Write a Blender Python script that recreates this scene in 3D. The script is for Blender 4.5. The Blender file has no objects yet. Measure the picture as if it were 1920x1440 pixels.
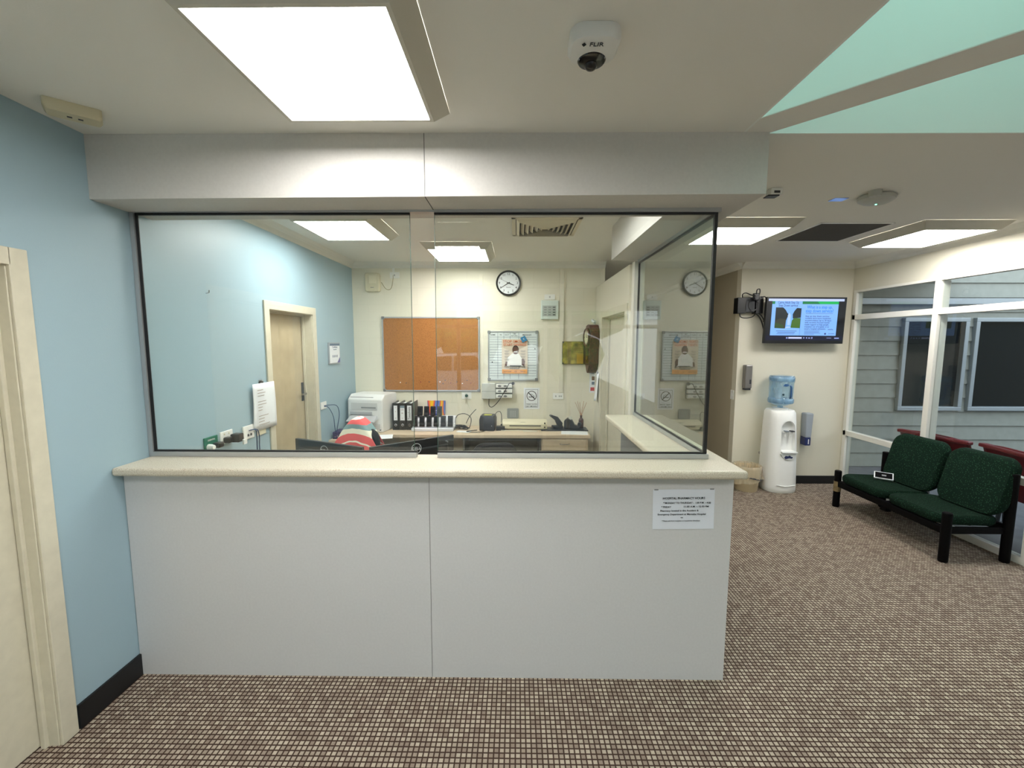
import bpy, math, random
from mathutils import Vector, Matrix
random.seed(7)
S = bpy.context.scene
COL = S.collection
PI = math.pi

# ------------------------------------------------------------------ camera
PITCH, YAW, ROLL, CAM_H, FPX = 5.718, -0.61, 0.117, 1.758, 792.17
def camera_axes():
    p, y, r = map(math.radians, (PITCH, YAW, ROLL))
    fw = Vector((math.sin(y)*math.cos(p), math.cos(y)*math.cos(p), -math.sin(p)))
    rt = Vector((math.cos(y), -math.sin(y), 0)); up = rt.cross(fw)
    return (math.cos(r)*rt + math.sin(r)*up, -math.sin(r)*rt + math.cos(r)*up, fw)
RT, UP, FW = camera_axes()
cam = bpy.data.cameras.new('camera'); cam_o = bpy.data.objects.new('camera', cam); COL.objects.link(cam_o)
cam.sensor_width = 36; cam.lens = FPX/1920*36; cam.clip_start = 0.02
cam_o.matrix_world = Matrix((
    (RT.x, UP.x, -FW.x, 0), (RT.y, UP.y, -FW.y, 0), (RT.z, UP.z, -FW.z, CAM_H), (0, 0, 0, 1)))
S.camera = cam_o
def at(u, v, ax, val):
    """point of the place seen at pixel (u, v) on the plane ax = val"""
    d = RT*((u-960)/FPX) - UP*((v-720)/FPX) + FW
    i = 'XYZ'.index(ax); o = Vector((0, 0, CAM_H))
    return o + d*((val-o[i])/d[i])
# ------------------------------------------------------------------ world, exposure
SKY_STRENGTH = 3.2
LAMP = 22.0
EXPOSURE = 0.44
W = bpy.data.worlds.new('sky'); S.world = W; W.use_nodes = True
wn = W.node_tree; bg = wn.nodes['Background']
tc = wn.nodes.new('ShaderNodeTexCoord'); sp = wn.nodes.new('ShaderNodeSeparateXYZ'); cr = wn.nodes.new('ShaderNodeValToRGB')
wn.links.new(tc.outputs['Generated'], sp.inputs[0]); wn.links.new(sp.outputs['Z'], cr.inputs[0]); wn.links.new(cr.outputs[0], bg.inputs[0])
cr.color_ramp.elements[0].position = 0.0; cr.color_ramp.elements[0].color = (0.90, 0.92, 0.94, 1)
cr.color_ramp.elements[1].position = 0.7; cr.color_ramp.elements[1].color = (0.70, 0.82, 0.97, 1)
bg.inputs[1].default_value = SKY_STRENGTH
sun = bpy.data.lights.new('sun', 'SUN'); sun.energy = 6.0; sun.angle = math.radians(.6); sun_o = bpy.data.objects.new('sun', sun); COL.objects.link(sun_o)
sun_o.rotation_euler = Vector((.72, -.28, -.62)).to_track_quat('-Z', 'Y').to_euler()
S.view_settings.view_transform = 'Standard'; S.view_settings.look = 'None'
S.view_settings.exposure = EXPOSURE; S.view_settings.gamma = 1; S.view_settings.use_curve_mapping = False
S.cycles.use_denoising = True
S.cycles.max_bounces = 10; S.cycles.diffuse_bounces = 6; S.cycles.glossy_bounces = 4; S.cycles.transparent_max_bounces = 16
S.cycles.caustics_reflective = False; S.cycles.caustics_refractive = False
S.cycles.sample_clamp_indirect = 6

# ------------------------------------------------------------------ materials
def lin(c):
    c = c/255.0
    return c/12.92 if c <= 0.04045 else ((c+0.055)/1.055)**2.4
def rgb(c): return (lin(c[0]), lin(c[1]), lin(c[2]), 1)
_M = {}
def mat(name, c, rough=0.6, metal=0.0, var=0.0, scale=40, bump=0.0, spec=0.5, bscale=None):
    """procedural paint / plastic / metal with a little noise"""
    if name in _M: return _M[name]
    m = bpy.data.materials.new(name); m.use_nodes = True; n = m.node_tree; b = n.nodes['Principled BSDF']
    b.inputs['Base Color'].default_value = rgb(c); b.inputs['Roughness'].default_value = rough
    b.inputs['Metallic'].default_value = metal; b.inputs['Specular IOR Level'].default_value = spec
    if var or bump:
        t = n.nodes.new('ShaderNodeTexCoord'); z = n.nodes.new('ShaderNodeTexNoise')
        z.inputs['Scale'].default_value = scale; z.inputs['Detail'].default_value = 4
        n.links.new(t.outputs['Object'], z.inputs['Vector'])
        if var:
            r = n.nodes.new('ShaderNodeValToRGB'); n.links.new(z.outputs[0], r.inputs[0])
            a = rgb(tuple(max(0, x*(1-var)) for x in c)); d = rgb(tuple(min(255, x*(1+var)) for x in c))
            r.color_ramp.elements[0].color = a; r.color_ramp.elements[1].color = d
            r.color_ramp.elements[0].position = 0.3; r.color_ramp.elements[1].position = 0.7
            n.links.new(r.outputs[0], b.inputs['Base Color'])
        if bump:
            z2 = z
            if bscale:
                z2 = n.nodes.new('ShaderNodeTexNoise'); z2.inputs['Scale'].default_value = bscale
                n.links.new(t.outputs['Object'], z2.inputs['Vector'])
            u = n.nodes.new('ShaderNodeBump'); u.inputs['Strength'].default_value = bump; u.inputs['Distance'].default_value = 0.002
            n.links.new(z2.outputs[0], u.inputs['Height']); n.links.new(u.outputs[0], b.inputs['Normal'])
    _M[name] = m; return m
def emit(name, c, s, base=None):
    if name in _M: return _M[name]
    m = bpy.data.materials.new(name); m.use_nodes = True; b = m.node_tree.nodes['Principled BSDF']
    b.inputs['Base Color'].default_value = rgb(base or c); b.inputs['Roughness'].default_value = 0.4
    b.inputs['Emission Color'].default_value = rgb(c); b.inputs['Emission Strength'].default_value = s
    _M[name] = m; return m
def glass(name, tint=(0.93, 0.97, 0.95), refl=2.0, haze=0.0, haze_c=(0.8, 0.85, 0.82)):
    """clear architectural glazing: Fresnel reflection on the outer faces, the rest passes through"""
    if name in _M: return _M[name]
    m = bpy.data.materials.new(name); m.use_nodes = True; n = m.node_tree; n.nodes.clear()
    out = n.nodes.new('ShaderNodeOutputMaterial'); mx = n.nodes.new('ShaderNodeMixShader')
    tr = n.nodes.new('ShaderNodeBsdfTransparent'); gl = n.nodes.new('ShaderNodeBsdfGlossy')
    fr = n.nodes.new('ShaderNodeFresnel'); fr.inputs['IOR'].default_value = 1.5
    ge = n.nodes.new('ShaderNodeNewGeometry'); inv = n.nodes.new('ShaderNodeMath'); inv.operation = 'SUBTRACT'; inv.inputs[0].default_value = 1
    mu = n.nodes.new('ShaderNodeMath'); mu.operation = 'MULTIPLY'; mu2 = n.nodes.new('ShaderNodeMath'); mu2.operation = 'MULTIPLY'; mu2.inputs[1].default_value = refl; mu2.use_clamp = True
    n.links.new(ge.outputs['Backfacing'], inv.inputs[1]); n.links.new(fr.outputs[0], mu.inputs[0]); n.links.new(inv.outputs[0], mu.inputs[1]); n.links.new(mu.outputs[0], mu2.inputs[0])
    tr.inputs[0].default_value = (*tint, 1); gl.inputs[0].default_value = (1, 1, 1, 1); gl.inputs['Roughness'].default_value = 0.0
    n.links.new(mu2.outputs[0], mx.inputs[0]); n.links.new(gl.outputs[0], mx.inputs[2])
    if haze:                                     # patchy diffuse haze mixed into the clear part
        df = n.nodes.new('ShaderNodeBsdfDiffuse'); df.inputs[0].default_value = (*haze_c, 1)
        hx = n.nodes.new('ShaderNodeMixShader'); no = n.nodes.new('ShaderNodeTexNoise'); t = n.nodes.new('ShaderNodeTexCoord')
        mp = n.nodes.new('ShaderNodeMapping'); mp.inputs['Scale'].default_value = (6, 6, 2); no.inputs['Scale'].default_value = 2.5; no.inputs['Detail'].default_value = 6
        n.links.new(t.outputs['Object'], mp.inputs[0]); n.links.new(mp.outputs[0], no.inputs['Vector'])
        ml = n.nodes.new('ShaderNodeMath'); ml.operation = 'MULTIPLY'; ml.inputs[1].default_value = haze*2
        n.links.new(no.outputs[0], ml.inputs[0]); n.links.new(ml.outputs[0], hx.inputs[0])
        n.links.new(tr.outputs[0], hx.inputs[1]); n.links.new(df.outputs[0], hx.inputs[2]); n.links.new(hx.outputs[0], mx.inputs[1])
    else: n.links.new(tr.outputs[0], mx.inputs[1])
    n.links.new(mx.outputs[0], out.inputs[0]); _M[name] = m; return m
def node_mat(name, rough=0.9):
    m = bpy.data.materials.new(name); m.use_nodes = True
    b = m.node_tree.nodes['Principled BSDF']; b.inputs['Roughness'].default_value = rough; _M[name] = m
    return m, m.node_tree, b
def math_node(n, op, a, b=None, clamp=False):
    k = n.nodes.new('ShaderNodeMath'); k.operation = op; k.use_clamp = clamp
    for i, x in enumerate((a, b)):
        if x is None: continue
        if isinstance(x, (int, float)): k.inputs[i].default_value = x
        else: n.links.new(x, k.inputs[i])
    return k.outputs[0]
def carpet_mat():
    """looped carpet: small light squares divided by dark brown lines"""
    m, n, b = node_mat('carpet', 0.95); b.inputs['Specular IOR Level'].default_value = 0.1
    t = n.nodes.new('ShaderNodeTexCoord'); s = n.nodes.new('ShaderNodeSeparateXYZ'); n.links.new(t.outputs['Object'], s.inputs[0])
    P = 0.0232
    ux = math_node(n, 'DIVIDE', s.outputs['X'], P); uy = math_node(n, 'DIVIDE', s.outputs['Y'], P)
    fx = math_node(n, 'FRACT', ux); fy = math_node(n, 'FRACT', uy)
    cx = math_node(n, 'FLOOR', ux); cy = math_node(n, 'FLOOR', uy)
    tri = lambda f: math_node(n, 'ABSOLUTE', math_node(n, 'SUBTRACT', f, 0.5))
    d = math_node(n, 'MAXIMUM', tri(fx), tri(fy))            # 0 centre .. 0.5 at the lines
    line = n.nodes.new('ShaderNodeMapRange'); line.interpolation_type = 'SMOOTHSTEP'
    line.inputs[1].default_value = 0.31; line.inputs[2].default_value = 0.43; n.links.new(d, line.inputs[0])
    cv = n.nodes.new('ShaderNodeCombineXYZ'); n.links.new(cx, cv.inputs[0]); n.links.new(cy, cv.inputs[1])
    wn_ = n.nodes.new('ShaderNodeTexWhiteNoise'); wn_.noise_dimensions = '2D'; n.links.new(cv.outputs[0], wn_.inputs['Vector'])
    r = n.nodes.new('ShaderNodeValToRGB'); n.links.new(wn_.outputs['Value'], r.inputs[0])
    r.color_ramp.elements[0].color = rgb((156, 140, 126)); r.color_ramp.elements[1].color = rgb((204, 190, 171)); r.color_ramp.elements[1].position = 0.9
    no = n.nodes.new('ShaderNodeTexNoise'); no.inputs['Scale'].default_value = 320; n.links.new(t.outputs['Object'], no.inputs['Vector'])
    mm = n.nodes.new('ShaderNodeMix'); mm.data_type = 'RGBA'; mm.blend_type = 'MULTIPLY'; mm.inputs[0].default_value = 0.5
    n.links.new(r.outputs[0], mm.inputs[6]); n.links.new(no.outputs[0], mm.inputs[7])
    mx = n.nodes.new('ShaderNodeMix'); mx.data_type = 'RGBA'; n.links.new(line.outputs[0], mx.inputs[0]); n.links.new(mm.outputs[2], mx.inputs[6]); mx.inputs[7].default_value = rgb((66, 49, 42))
    n.links.new(mx.outputs[2], b.inputs['Base Color'])
    h = math_node(n, 'SUBTRACT', 1.0, line.outputs[0]); h2 = math_node(n, 'ADD', h, math_node(n, 'MULTIPLY', no.outputs[0], 0.4))
    bu = n.nodes.new('ShaderNodeBump'); bu.inputs['Strength'].default_value = 0.6; bu.inputs['Distance'].default_value = 0.004
    n.links.new(h2, bu.inputs['Height']); n.links.new(bu.outputs[0], b.inputs['Normal'])
    return m
def speckle_mat(name, base, dark, rough=0.35, scale=260, thr=0.62):
    """speckled laminate"""
    m, n, b = node_mat(name, rough)
    t = n.nodes.new('ShaderNodeTexCoord'); no = n.nodes.new('ShaderNodeTexNoise'); no.inputs['Scale'].default_value = scale; no.inputs['Detail'].default_value = 3
    r = n.nodes.new('ShaderNodeValToRGB'); n.links.new(t.outputs['Object'], no.inputs['Vector']); n.links.new(no.outputs[0], r.inputs[0])
    r.color_ramp.elements[0].position = 0.5; r.color_ramp.elements[0].color = rgb(base); r.color_ramp.elements[1].position = thr; r.color_ramp.elements[1].color = rgb(dark)
    n.links.new(r.outputs[0], b.inputs['Base Color']); return m
def block_wall_mat():
    """painted blockwork with faint courses"""
    m, n, b = node_mat('cream_blockwork', 0.6)
    t = n.nodes.new('ShaderNodeTexCoord'); s = n.nodes.new('ShaderNodeSeparateXYZ'); c = n.nodes.new('ShaderNodeCombineXYZ')
    n.links.new(t.outputs['Object'], s.inputs[0]); n.links.new(s.outputs['X'], c.inputs[0]); n.links.new(s.outputs['Z'], c.inputs[1])
    k = n.nodes.new('ShaderNodeTexBrick'); k.inputs['Scale'].default_value = 1; k.inputs['Brick Width'].default_value = 0.4; k.inputs['Row Height'].default_value = 0.2
    k.inputs['Mortar Size'].default_value = 0.004; k.inputs['Mortar Smooth'].default_value = 0.8
    k.inputs['Color1'].default_value = rgb((226, 221, 203)); k.inputs['Color2'].default_value = rgb((224, 219, 201)); k.inputs['Mortar'].default_value = rgb((219, 214, 196))
    n.links.new(c.outputs[0], k.inputs['Vector']); n.links.new(k.outputs['Color'], b.inputs['Base Color'])
    bu = n.nodes.new('ShaderNodeBump'); bu.inputs['Strength'].default_value = 0.25; bu.inputs['Distance'].default_value = 0.002; bu.invert = True
    n.links.new(k.outputs['Fac'], bu.inputs['Height']); n.links.new(bu.outputs[0], b.inputs['Normal']); return m
def fabric_mat():
    """dark green upholstery with light green flecks"""
    m, n, b = node_mat('green_upholstery', 0.95); b.inputs['Specular IOR Level'].default_value = 0.15
    t = n.nodes.new('ShaderNodeTexCoord'); v = n.nodes.new('ShaderNodeTexVoronoi'); v.inputs['Scale'].default_value = 75
    n.links.new(t.outputs['Object'], v.inputs['Vector']); r = n.nodes.new('ShaderNodeValToRGB'); n.links.new(v.outputs['Distance'], r.inputs[0])
    r.color_ramp.elements[0].position = 0.12; r.color_ramp.elements[0].color = rgb((38, 72, 52)); r.color_ramp.elements[1].position = 0.34; r.color_ramp.elements[1].color = rgb((11, 31, 21))
    n.links.new(r.outputs[0], b.inputs['Base Color']); bu = n.nodes.new('ShaderNodeBump'); bu.inputs['Strength'].default_value = 0.4; bu.inputs['Distance'].default_value = 0.002
    n.links.new(v.outputs['Distance'], bu.inputs['Height']); n.links.new(bu.outputs[0], b.inputs['Normal']); return m
def wood_mat(name, a, c, scale=3, rough=0.4):
    m, n, b = node_mat(name, rough); t = n.nodes.new('ShaderNodeTexCoord'); mp = n.nodes.new('ShaderNodeMapping'); mp.inputs['Scale'].default_value = (1, 9, 9)
    no = n.nodes.new('ShaderNodeTexNoise'); no.inputs['Scale'].default_value = scale; no.inputs['Detail'].default_value = 8; r = n.nodes.new('ShaderNodeValToRGB')
    n.links.new(t.outputs['Object'], mp.inputs[0]); n.links.new(mp.outputs[0], no.inputs['Vector']); n.links.new(no.outputs[0], r.inputs[0])
    r.color_ramp.elements[0].position = 0.35; r.color_ramp.elements[0].color = rgb(a); r.color_ramp.elements[1].position = 0.65; r.color_ramp.elements[1].color = rgb(c)
    n.links.new(r.outputs[0], b.inputs['Base Color']); return m
def stripe_mat():
    """striped towel: coral, teal grey and cream bands"""
    m, n, b = node_mat('striped_towel', 0.95)
    t = n.nodes.new('ShaderNodeTexCoord'); s = n.nodes.new('ShaderNodeSeparateXYZ'); n.links.new(t.outputs['Object'], s.inputs[0])
    no = n.nodes.new('ShaderNodeTexNoise'); no.inputs['Scale'].default_value = 9; n.links.new(t.outputs['Object'], no.inputs['Vector'])
    x2 = math_node(n, 'MULTIPLY', math_node(n, 'MULTIPLY', s.outputs['X'], s.outputs['X']), 1.8)
    z = math_node(n, 'ADD', math_node(n, 'ADD', s.outputs['Z'], x2), math_node(n, 'MULTIPLY', no.outputs[0], 0.03))
    f = math_node(n, 'FRACT', math_node(n, 'DIVIDE', math_node(n, 'ADD', z, 0.073), 0.20)); r = n.nodes.new('ShaderNodeValToRGB'); r.color_ramp.interpolation = 'CONSTANT'; n.links.new(f, r.inputs[0])
    e = r.color_ramp.elements; e[0].position = 0; e[0].color = rgb((226, 96, 96)); e[1].position = 0.32; e[1].color = rgb((232, 228, 208))
    for p, c in ((0.54, (120, 148, 150)), (0.74, (226, 96, 96)), (0.93, (236, 232, 214))): k = e.new(p); k.color = rgb(c)
    n.links.new(r.outputs[0], b.inputs['Base Color']); return m

BLUE = mat('blue_wall_paint', (152, 176, 187), 0.42, bump=0.15, scale=160)
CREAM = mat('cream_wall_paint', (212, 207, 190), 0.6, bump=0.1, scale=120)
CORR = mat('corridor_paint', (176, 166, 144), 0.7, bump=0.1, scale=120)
CEIL = mat('ceiling_paint', (226, 224, 216), 0.9, bump=0.15, scale=200)
BEIGE = mat('beige_joinery', (202, 196, 176), 0.45, var=0.02, scale=20)
PANEL = mat('grey_laminate', (198, 198, 198), 0.5, var=0.012, scale=90)
SOFF = mat('bulkhead_paint', (200, 197, 192), 0.6, var=0.012, scale=90)
SEAM = mat('dark_joint', (95, 93, 90), 0.9)
BLACK = mat('black_rubber', (16, 16, 18), 0.5)
BLK = mat('black_plastic', (22, 22, 24), 0.35)
DGREY = mat('dark_grey_plastic', (52, 54, 58), 0.5)
GREYP = mat('grey_plastic', (128, 130, 132), 0.5)
WHITE = mat('white_plastic', (232, 232, 228), 0.35)
CREAMP = mat('cream_plastic', (214, 207, 178), 0.4)
PAPER = mat('paper', (226, 229, 233), 0.8)
INK = mat('ink', (38, 42, 50), 0.8)
ALU = mat('aluminium', (178, 180, 182), 0.35, 0.6)
WFRAME = mat('white_powdercoat', (224, 221, 212), 0.4)
CHROME = mat('chrome', (190, 190, 192), 0.15, 1.0)
COUNTER = speckle_mat('speckled_stone_laminate', (202, 195, 178), (150, 134, 112), 0.38, 300, 0.66)
CARPET = carpet_mat(); BLOCK = block_wall_mat(); FAB = fabric_mat()
DESKM = wood_mat('beige_desk_laminate', (196, 176, 150), (206, 188, 163), 4, 0.5)
CORK = speckle_mat('cork', (172, 116, 62), (124, 80, 42), 0.9, 220, 0.66)
WOODD = wood_mat('dark_red_wood', (58, 26, 18), (96, 46, 30), 6, 0.3)
RED = mat('maroon_plastic', (112, 22, 30), 0.4)
GLASS = glass('screen_glass', (0.94, 0.965, 0.95), 1.6, haze=0.005)
GLASS_SIDE = glass('side_screen_glass', (0.86, 0.92, 0.89), 2.0, haze=0.02)
GLASS_WIN = glass('window_glass', (0.90, 0.93, 0.92), 0.9)
GLASS_SKY = glass('skylight_sheet', (0.58, 0.75, 0.70), 1.0)

# ------------------------------------------------------------------ mesh helpers
class MB:
    def __init__(s): s.v = []; s.f = []; s.m = []
    def add(s, vs, fs, mi=0):
        o = len(s.v); s.v += [tuple(x) for x in vs]; s.f += [tuple(i+o for i in f) for f in fs]; s.m += [mi]*len(fs); return s
    def box(s, x0, x1, y0, y1, z0, z1, mi=0):
        x0, x1 = min(x0, x1), max(x0, x1); y0, y1 = min(y0, y1), max(y0, y1); z0, z1 = min(z0, z1), max(z0, z1)
        v = [(x0,y0,z0),(x1,y0,z0),(x1,y1,z0),(x0,y1,z0),(x0,y0,z1),(x1,y0,z1),(x1,y1,z1),(x0,y1,z1)]
        return s.add(v, [(0,3,2,1),(4,5,6,7),(0,1,5,4),(1,2,6,5),(2,3,7,6),(3,0,4,7)], mi)
    def hexa(s, v, mi=0): return s.add(v, [(0,3,2,1),(4,5,6,7),(0,1,5,4),(1,2,6,5),(2,3,7,6),(3,0,4,7)], mi)
    def prism(s, pts, ax, a, b, mi=0):
        """polygon pts (counter-clockwise in the other two axes) extruded along ax from a to b"""
        mk = {'X': lambda p, t: (t, p[0], p[1]), 'Y': lambda p, t: (p[0], t, p[1]), 'Z': lambda p, t: (p[0], p[1], t)}[ax]
        n = len(pts); v = [mk(p, a) for p in pts] + [mk(p, b) for p in pts]
        fs = [tuple(range(n-1, -1, -1)), tuple(range(n, 2*n))] + [(i, (i+1) % n, (i+1) % n+n, i+n) for i in range(n)]
        if ax == 'Y': fs = [f[::-1] for f in fs]
        return s.add(v, fs, mi)
    def cyl(s, p0, p1, r, n=20, r2=None, mi=0):
        p0, p1 = Vector(p0), Vector(p1); r2 = r if r2 is None else r2; d = (p1-p0).normalized()
        a = d.orthogonal().normalized(); b = d.cross(a)
        v = [p0+(a*math.cos(2*PI*i/n)+b*math.sin(2*PI*i/n))*r for i in range(n)] + [p1+(a*math.cos(2*PI*i/n)+b*math.sin(2*PI*i/n))*r2 for i in range(n)]
        return s.add(v, [tuple(range(n-1, -1, -1)), tuple(range(n, 2*n))] + [(i, (i+1) % n, (i+1) % n+n, i+n) for i in range(n)], mi)
    def tube(s, pts, r, n=8, sub=6, mi=0):
        P = [Vector(p) for p in pts]; Q = []
        if len(P) > 2 and sub > 1:
            E_ = [P[0]*2-P[1]] + P + [P[-1]*2-P[-2]]
            for i in range(1, len(E_)-2):
                a, b, c, d = E_[i-1:i+3]
                for k in range(sub):
                    t = k/sub
                    Q.append(0.5*((2*b)+(c-a)*t+(2*a-5*b+4*c-d)*t*t+(3*b-a-3*c+d)*t**3))
            Q.append(P[-1])
        else: Q = P
        v = []; nrm = None
        for i, p in enumerate(Q):
            d = (Q[min(i+1, len(Q)-1)]-Q[max(i-1, 0)]).normalized()
            nrm = d.orthogonal().normalized() if nrm is None else (nrm-d*nrm.dot(d)).normalized()
            b = d.cross(nrm)
            v += [p+(nrm*math.cos(2*PI*k/n)+b*math.sin(2*PI*k/n))*r for k in range(n)]
        fs = [(i*n+k, i*n+(k+1) % n, (i+1)*n+(k+1) % n, (i+1)*n+k) for i in range(len(Q)-1) for k in range(n)]
        fs += [tuple(range(n-1, -1, -1)), tuple((len(Q)-1)*n+k for k in range(n))]
        return s.add(v, fs, mi)
    def lathe(s, prof, c=(0, 0, 0), n=32, mi=0, ax='Z', sx=1, sy=1, ring=False):
        v = []
        for r, z in prof:
            for k in range(n):
                a = 2*PI*k/n; p = (r*math.cos(a)*sx, r*math.sin(a)*sy, z)
                if ax == 'Y': p = (p[0], z, p[1])
                v.append((c[0]+p[0], c[1]+p[1], c[2]+p[2]))
        m = len(prof)
        fs = [(i*n+k, i*n+(k+1) % n, (i+1)*n+(k+1) % n, (i+1)*n+k) for i in range(m-1) for k in range(n)]
        fs += [((m-1)*n+k, (m-1)*n+(k+1) % n, (k+1) % n, k) for k in range(n)] if ring else [tuple(range(n-1, -1, -1)), tuple((m-1)*n+k for k in range(n))]
        if ax == 'Y': fs = [f[::-1] for f in fs]
        return s.add(v, fs, mi)
    def grid(s, fn, nu, nv, mi=0, thick=0.0):
        v = [fn(i/nu, j/nv) for j in range(nv+1) for i in range(nu+1)]
        return s.add(v, [(j*(nu+1)+i, j*(nu+1)+i+1, (j+1)*(nu+1)+i+1, (j+1)*(nu+1)+i) for j in range(nv) for i in range(nu)], mi)
    def sections(s, secs, mi=0):
        """loft between closed rings with the same vertex count"""
        n = len(secs[0]); v = [p for r in secs for p in r]
        fs = [(i*n+k, i*n+(k+1) % n, (i+1)*n+(k+1) % n, (i+1)*n+k) for i in range(len(secs)-1) for k in range(n)]
        fs += [tuple(range(n-1, -1, -1)), tuple((len(secs)-1)*n+k for k in range(n))]
        return s.add(v, fs, mi)
    def build(s, name, mats, parent=None, bevel=0, smooth=False, seg=2, solid=0, sub=0):
        me = bpy.data.meshes.new(name); me.from_pydata(s.v, [], s.f)
        if not isinstance(mats, (list, tuple)): mats = [mats]
        for m in mats: me.materials.append(m)
        for p, i in zip(me.polygons, s.m): p.material_index = i; p.use_smooth = smooth
        me.update()
        if smooth: me.set_sharp_from_angle(angle=math.radians(40))
        o = bpy.data.objects.new(name, me); COL.objects.link(o)
        if parent: o.parent = parent
        if solid: k = o.modifiers.new('solid', 'SOLIDIFY'); k.thickness = solid; k.offset = 0
        if sub: k = o.modifiers.new('sub', 'SUBSURF'); k.levels = sub; k.render_levels = sub
        if bevel: k = o.modifiers.new('bevel', 'BEVEL'); k.width = bevel; k.segments = seg; k.limit_method = 'ANGLE'; k.angle_limit = math.radians(40)
        return o
def rrect(w, h, r, n=5, cx=0, cy=0):
    P = []
    for (sx, sy, a0) in ((1, 1, 0), (-1, 1, 90), (-1, -1, 180), (1, -1, 270)):
        for i in range(n+1):
            a = math.radians(a0+90*i/n); P.append((cx+sx*(w/2-r)+r*math.cos(a), cy+sy*(h/2-r)+r*math.sin(a)))
    return P
def thing(name, label, cat, loc=(0, 0, 0), rz=0, group=None, rx=0, ry=0):
    o = bpy.data.objects.new(name, None); COL.objects.link(o); o.location = loc; o.rotation_euler = (rx, ry, rz)
    o.empty_display_size = 0.05; o['label'] = label; o['category'] = cat
    if group: o['group'] = group
    return o
def tag(o, label, cat, group=None):
    o['label'] = label; o['category'] = cat
    if group: o['group'] = group
    return o
def struct(o, label=None):
    o['kind'] = 'structure'
    if label: o['label'] = label
    return o
def sroot(name, loc=(0, 0, 0), rz=0, label=None):
    o = bpy.data.objects.new(name, None); COL.objects.link(o); o.location = loc; o.rotation_euler = (0, 0, rz); o.empty_display_size = 0.05
    return struct(o, label)
def dup(root, label=None, loc=None, rz=None):
    r = root.copy(); COL.objects.link(r)
    if loc is not None: r.location = loc
    if rz is not None: r.rotation_euler[2] = rz
    if label: r['label'] = label
    for ch in list(root.children):
        c = ch.copy(); COL.objects.link(c); c.parent = r
        for g in list(ch.children): d = g.copy(); COL.objects.link(d); d.parent = c
    return r
def lettering(name, rows, parent, m, depth=0.0004, face='-Y'):
    """rows: (text, x, y, z, size, align, spacing) joined to one mesh of letters facing -Y"""
    V, Fc = [], []
    for row in rows:
        txt, x, y, z, size = row[:5]; al = row[5] if len(row) > 5 else 'CENTER'; wmax = row[6] if len(row) > 6 else None
        rot = row[7] if len(row) > 7 else 0
        c = bpy.data.curves.new('t', 'FONT'); c.body = txt; c.size = size; c.align_x = al; c.align_y = 'CENTER'; c.extrude = depth; c.offset = size*0.008
        c.resolution_u = 2
        o = bpy.data.objects.new('t', c); COL.objects.link(o); bpy.context.view_layer.update()
        me = bpy.data.meshes.new_from_object(o.evaluated_get(bpy.context.evaluated_depsgraph_get()))
        k = 1
        if wmax and len(me.vertices):
            w = max(v.co.x for v in me.vertices)-min(v.co.x for v in me.vertices)
            k = wmax/w if w else 1
        M = Matrix.Translation((x, y, z)) @ Matrix.Rotation(rot, 4, 'Y') @ Matrix.Rotation(PI/2, 4, 'X') @ Matrix.Diagonal((k, 1, 1, 1))
        o0 = len(V); V += [tuple(M @ v.co) for v in me.vertices]; Fc += [tuple(i+o0 for i in p.vertices) for p in me.polygons]
        bpy.data.objects.remove(o); bpy.data.curves.remove(c); bpy.data.meshes.remove(me)
    b = MB(); b.add(V, Fc); return b.build(name, m, parent)
def fill(a0, a1, b0, b1, holes):
    """cells of a rectangle a x b that lie outside the holes (a0, a1, b0, b1)"""
    A = sorted({a0, a1, *[h[i] for h in holes for i in (0, 1) if a0 < h[i] < a1]}); B = sorted({b0, b1, *[h[i] for h in holes for i in (2, 3) if b0 < h[i] < b1]})
    out = []
    for i in range(len(A)-1):
        for j in range(len(B)-1):
            ca, cb = (A[i]+A[i+1])/2, (B[j]+B[j+1])/2
            if not any(h[0] < ca < h[1] and h[2] < cb < h[3] for h in holes): out.append((A[i], A[i+1], B[j], B[j+1]))
    return out

# ------------------------------------------------------------------ the place: key dimensions
XL, YB, CZ = -1.986, 5.166, 2.70       # blue wall, office back wall, ceiling height
YT, XW, XT = 5.183, 4.022, 2.69        # lobby back wall, window wall, corridor wall
YC, XC = 2.0553, 1.0835                # counter front and side panels
YG, XG = 2.2255, 1.0125                # glass planes
ZT = 1.137                             # counter top
ZGT, ZGB = 2.408, 1.168
YS, XS, ZS = 2.017, 1.137, 2.422       # bulkhead

def wall_x(name, x0, x1, y0, y1, z0, z1, holes, m, label=None):
    b = MB()
    for a in fill(y0, y1, z0, z1, holes): b.box(x0, x1, a[0], a[1], a[2], a[3])
    return struct(b.build(name, m), label)
def wall_y(name, y0, y1, x0, x1, z0, z1, holes, m, label=None):
    b = MB()
    for a in fill(x0, x1, z0, z1, holes): b.box(a[0], a[1], y0, y1, a[2], a[3])
    return struct(b.build(name, m), label)

struct(MB().box(-2.12, 4.12, -2.7, 9.1, -0.05, 0).build('floor', CARPET), 'brown and beige checked loop carpet')
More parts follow.
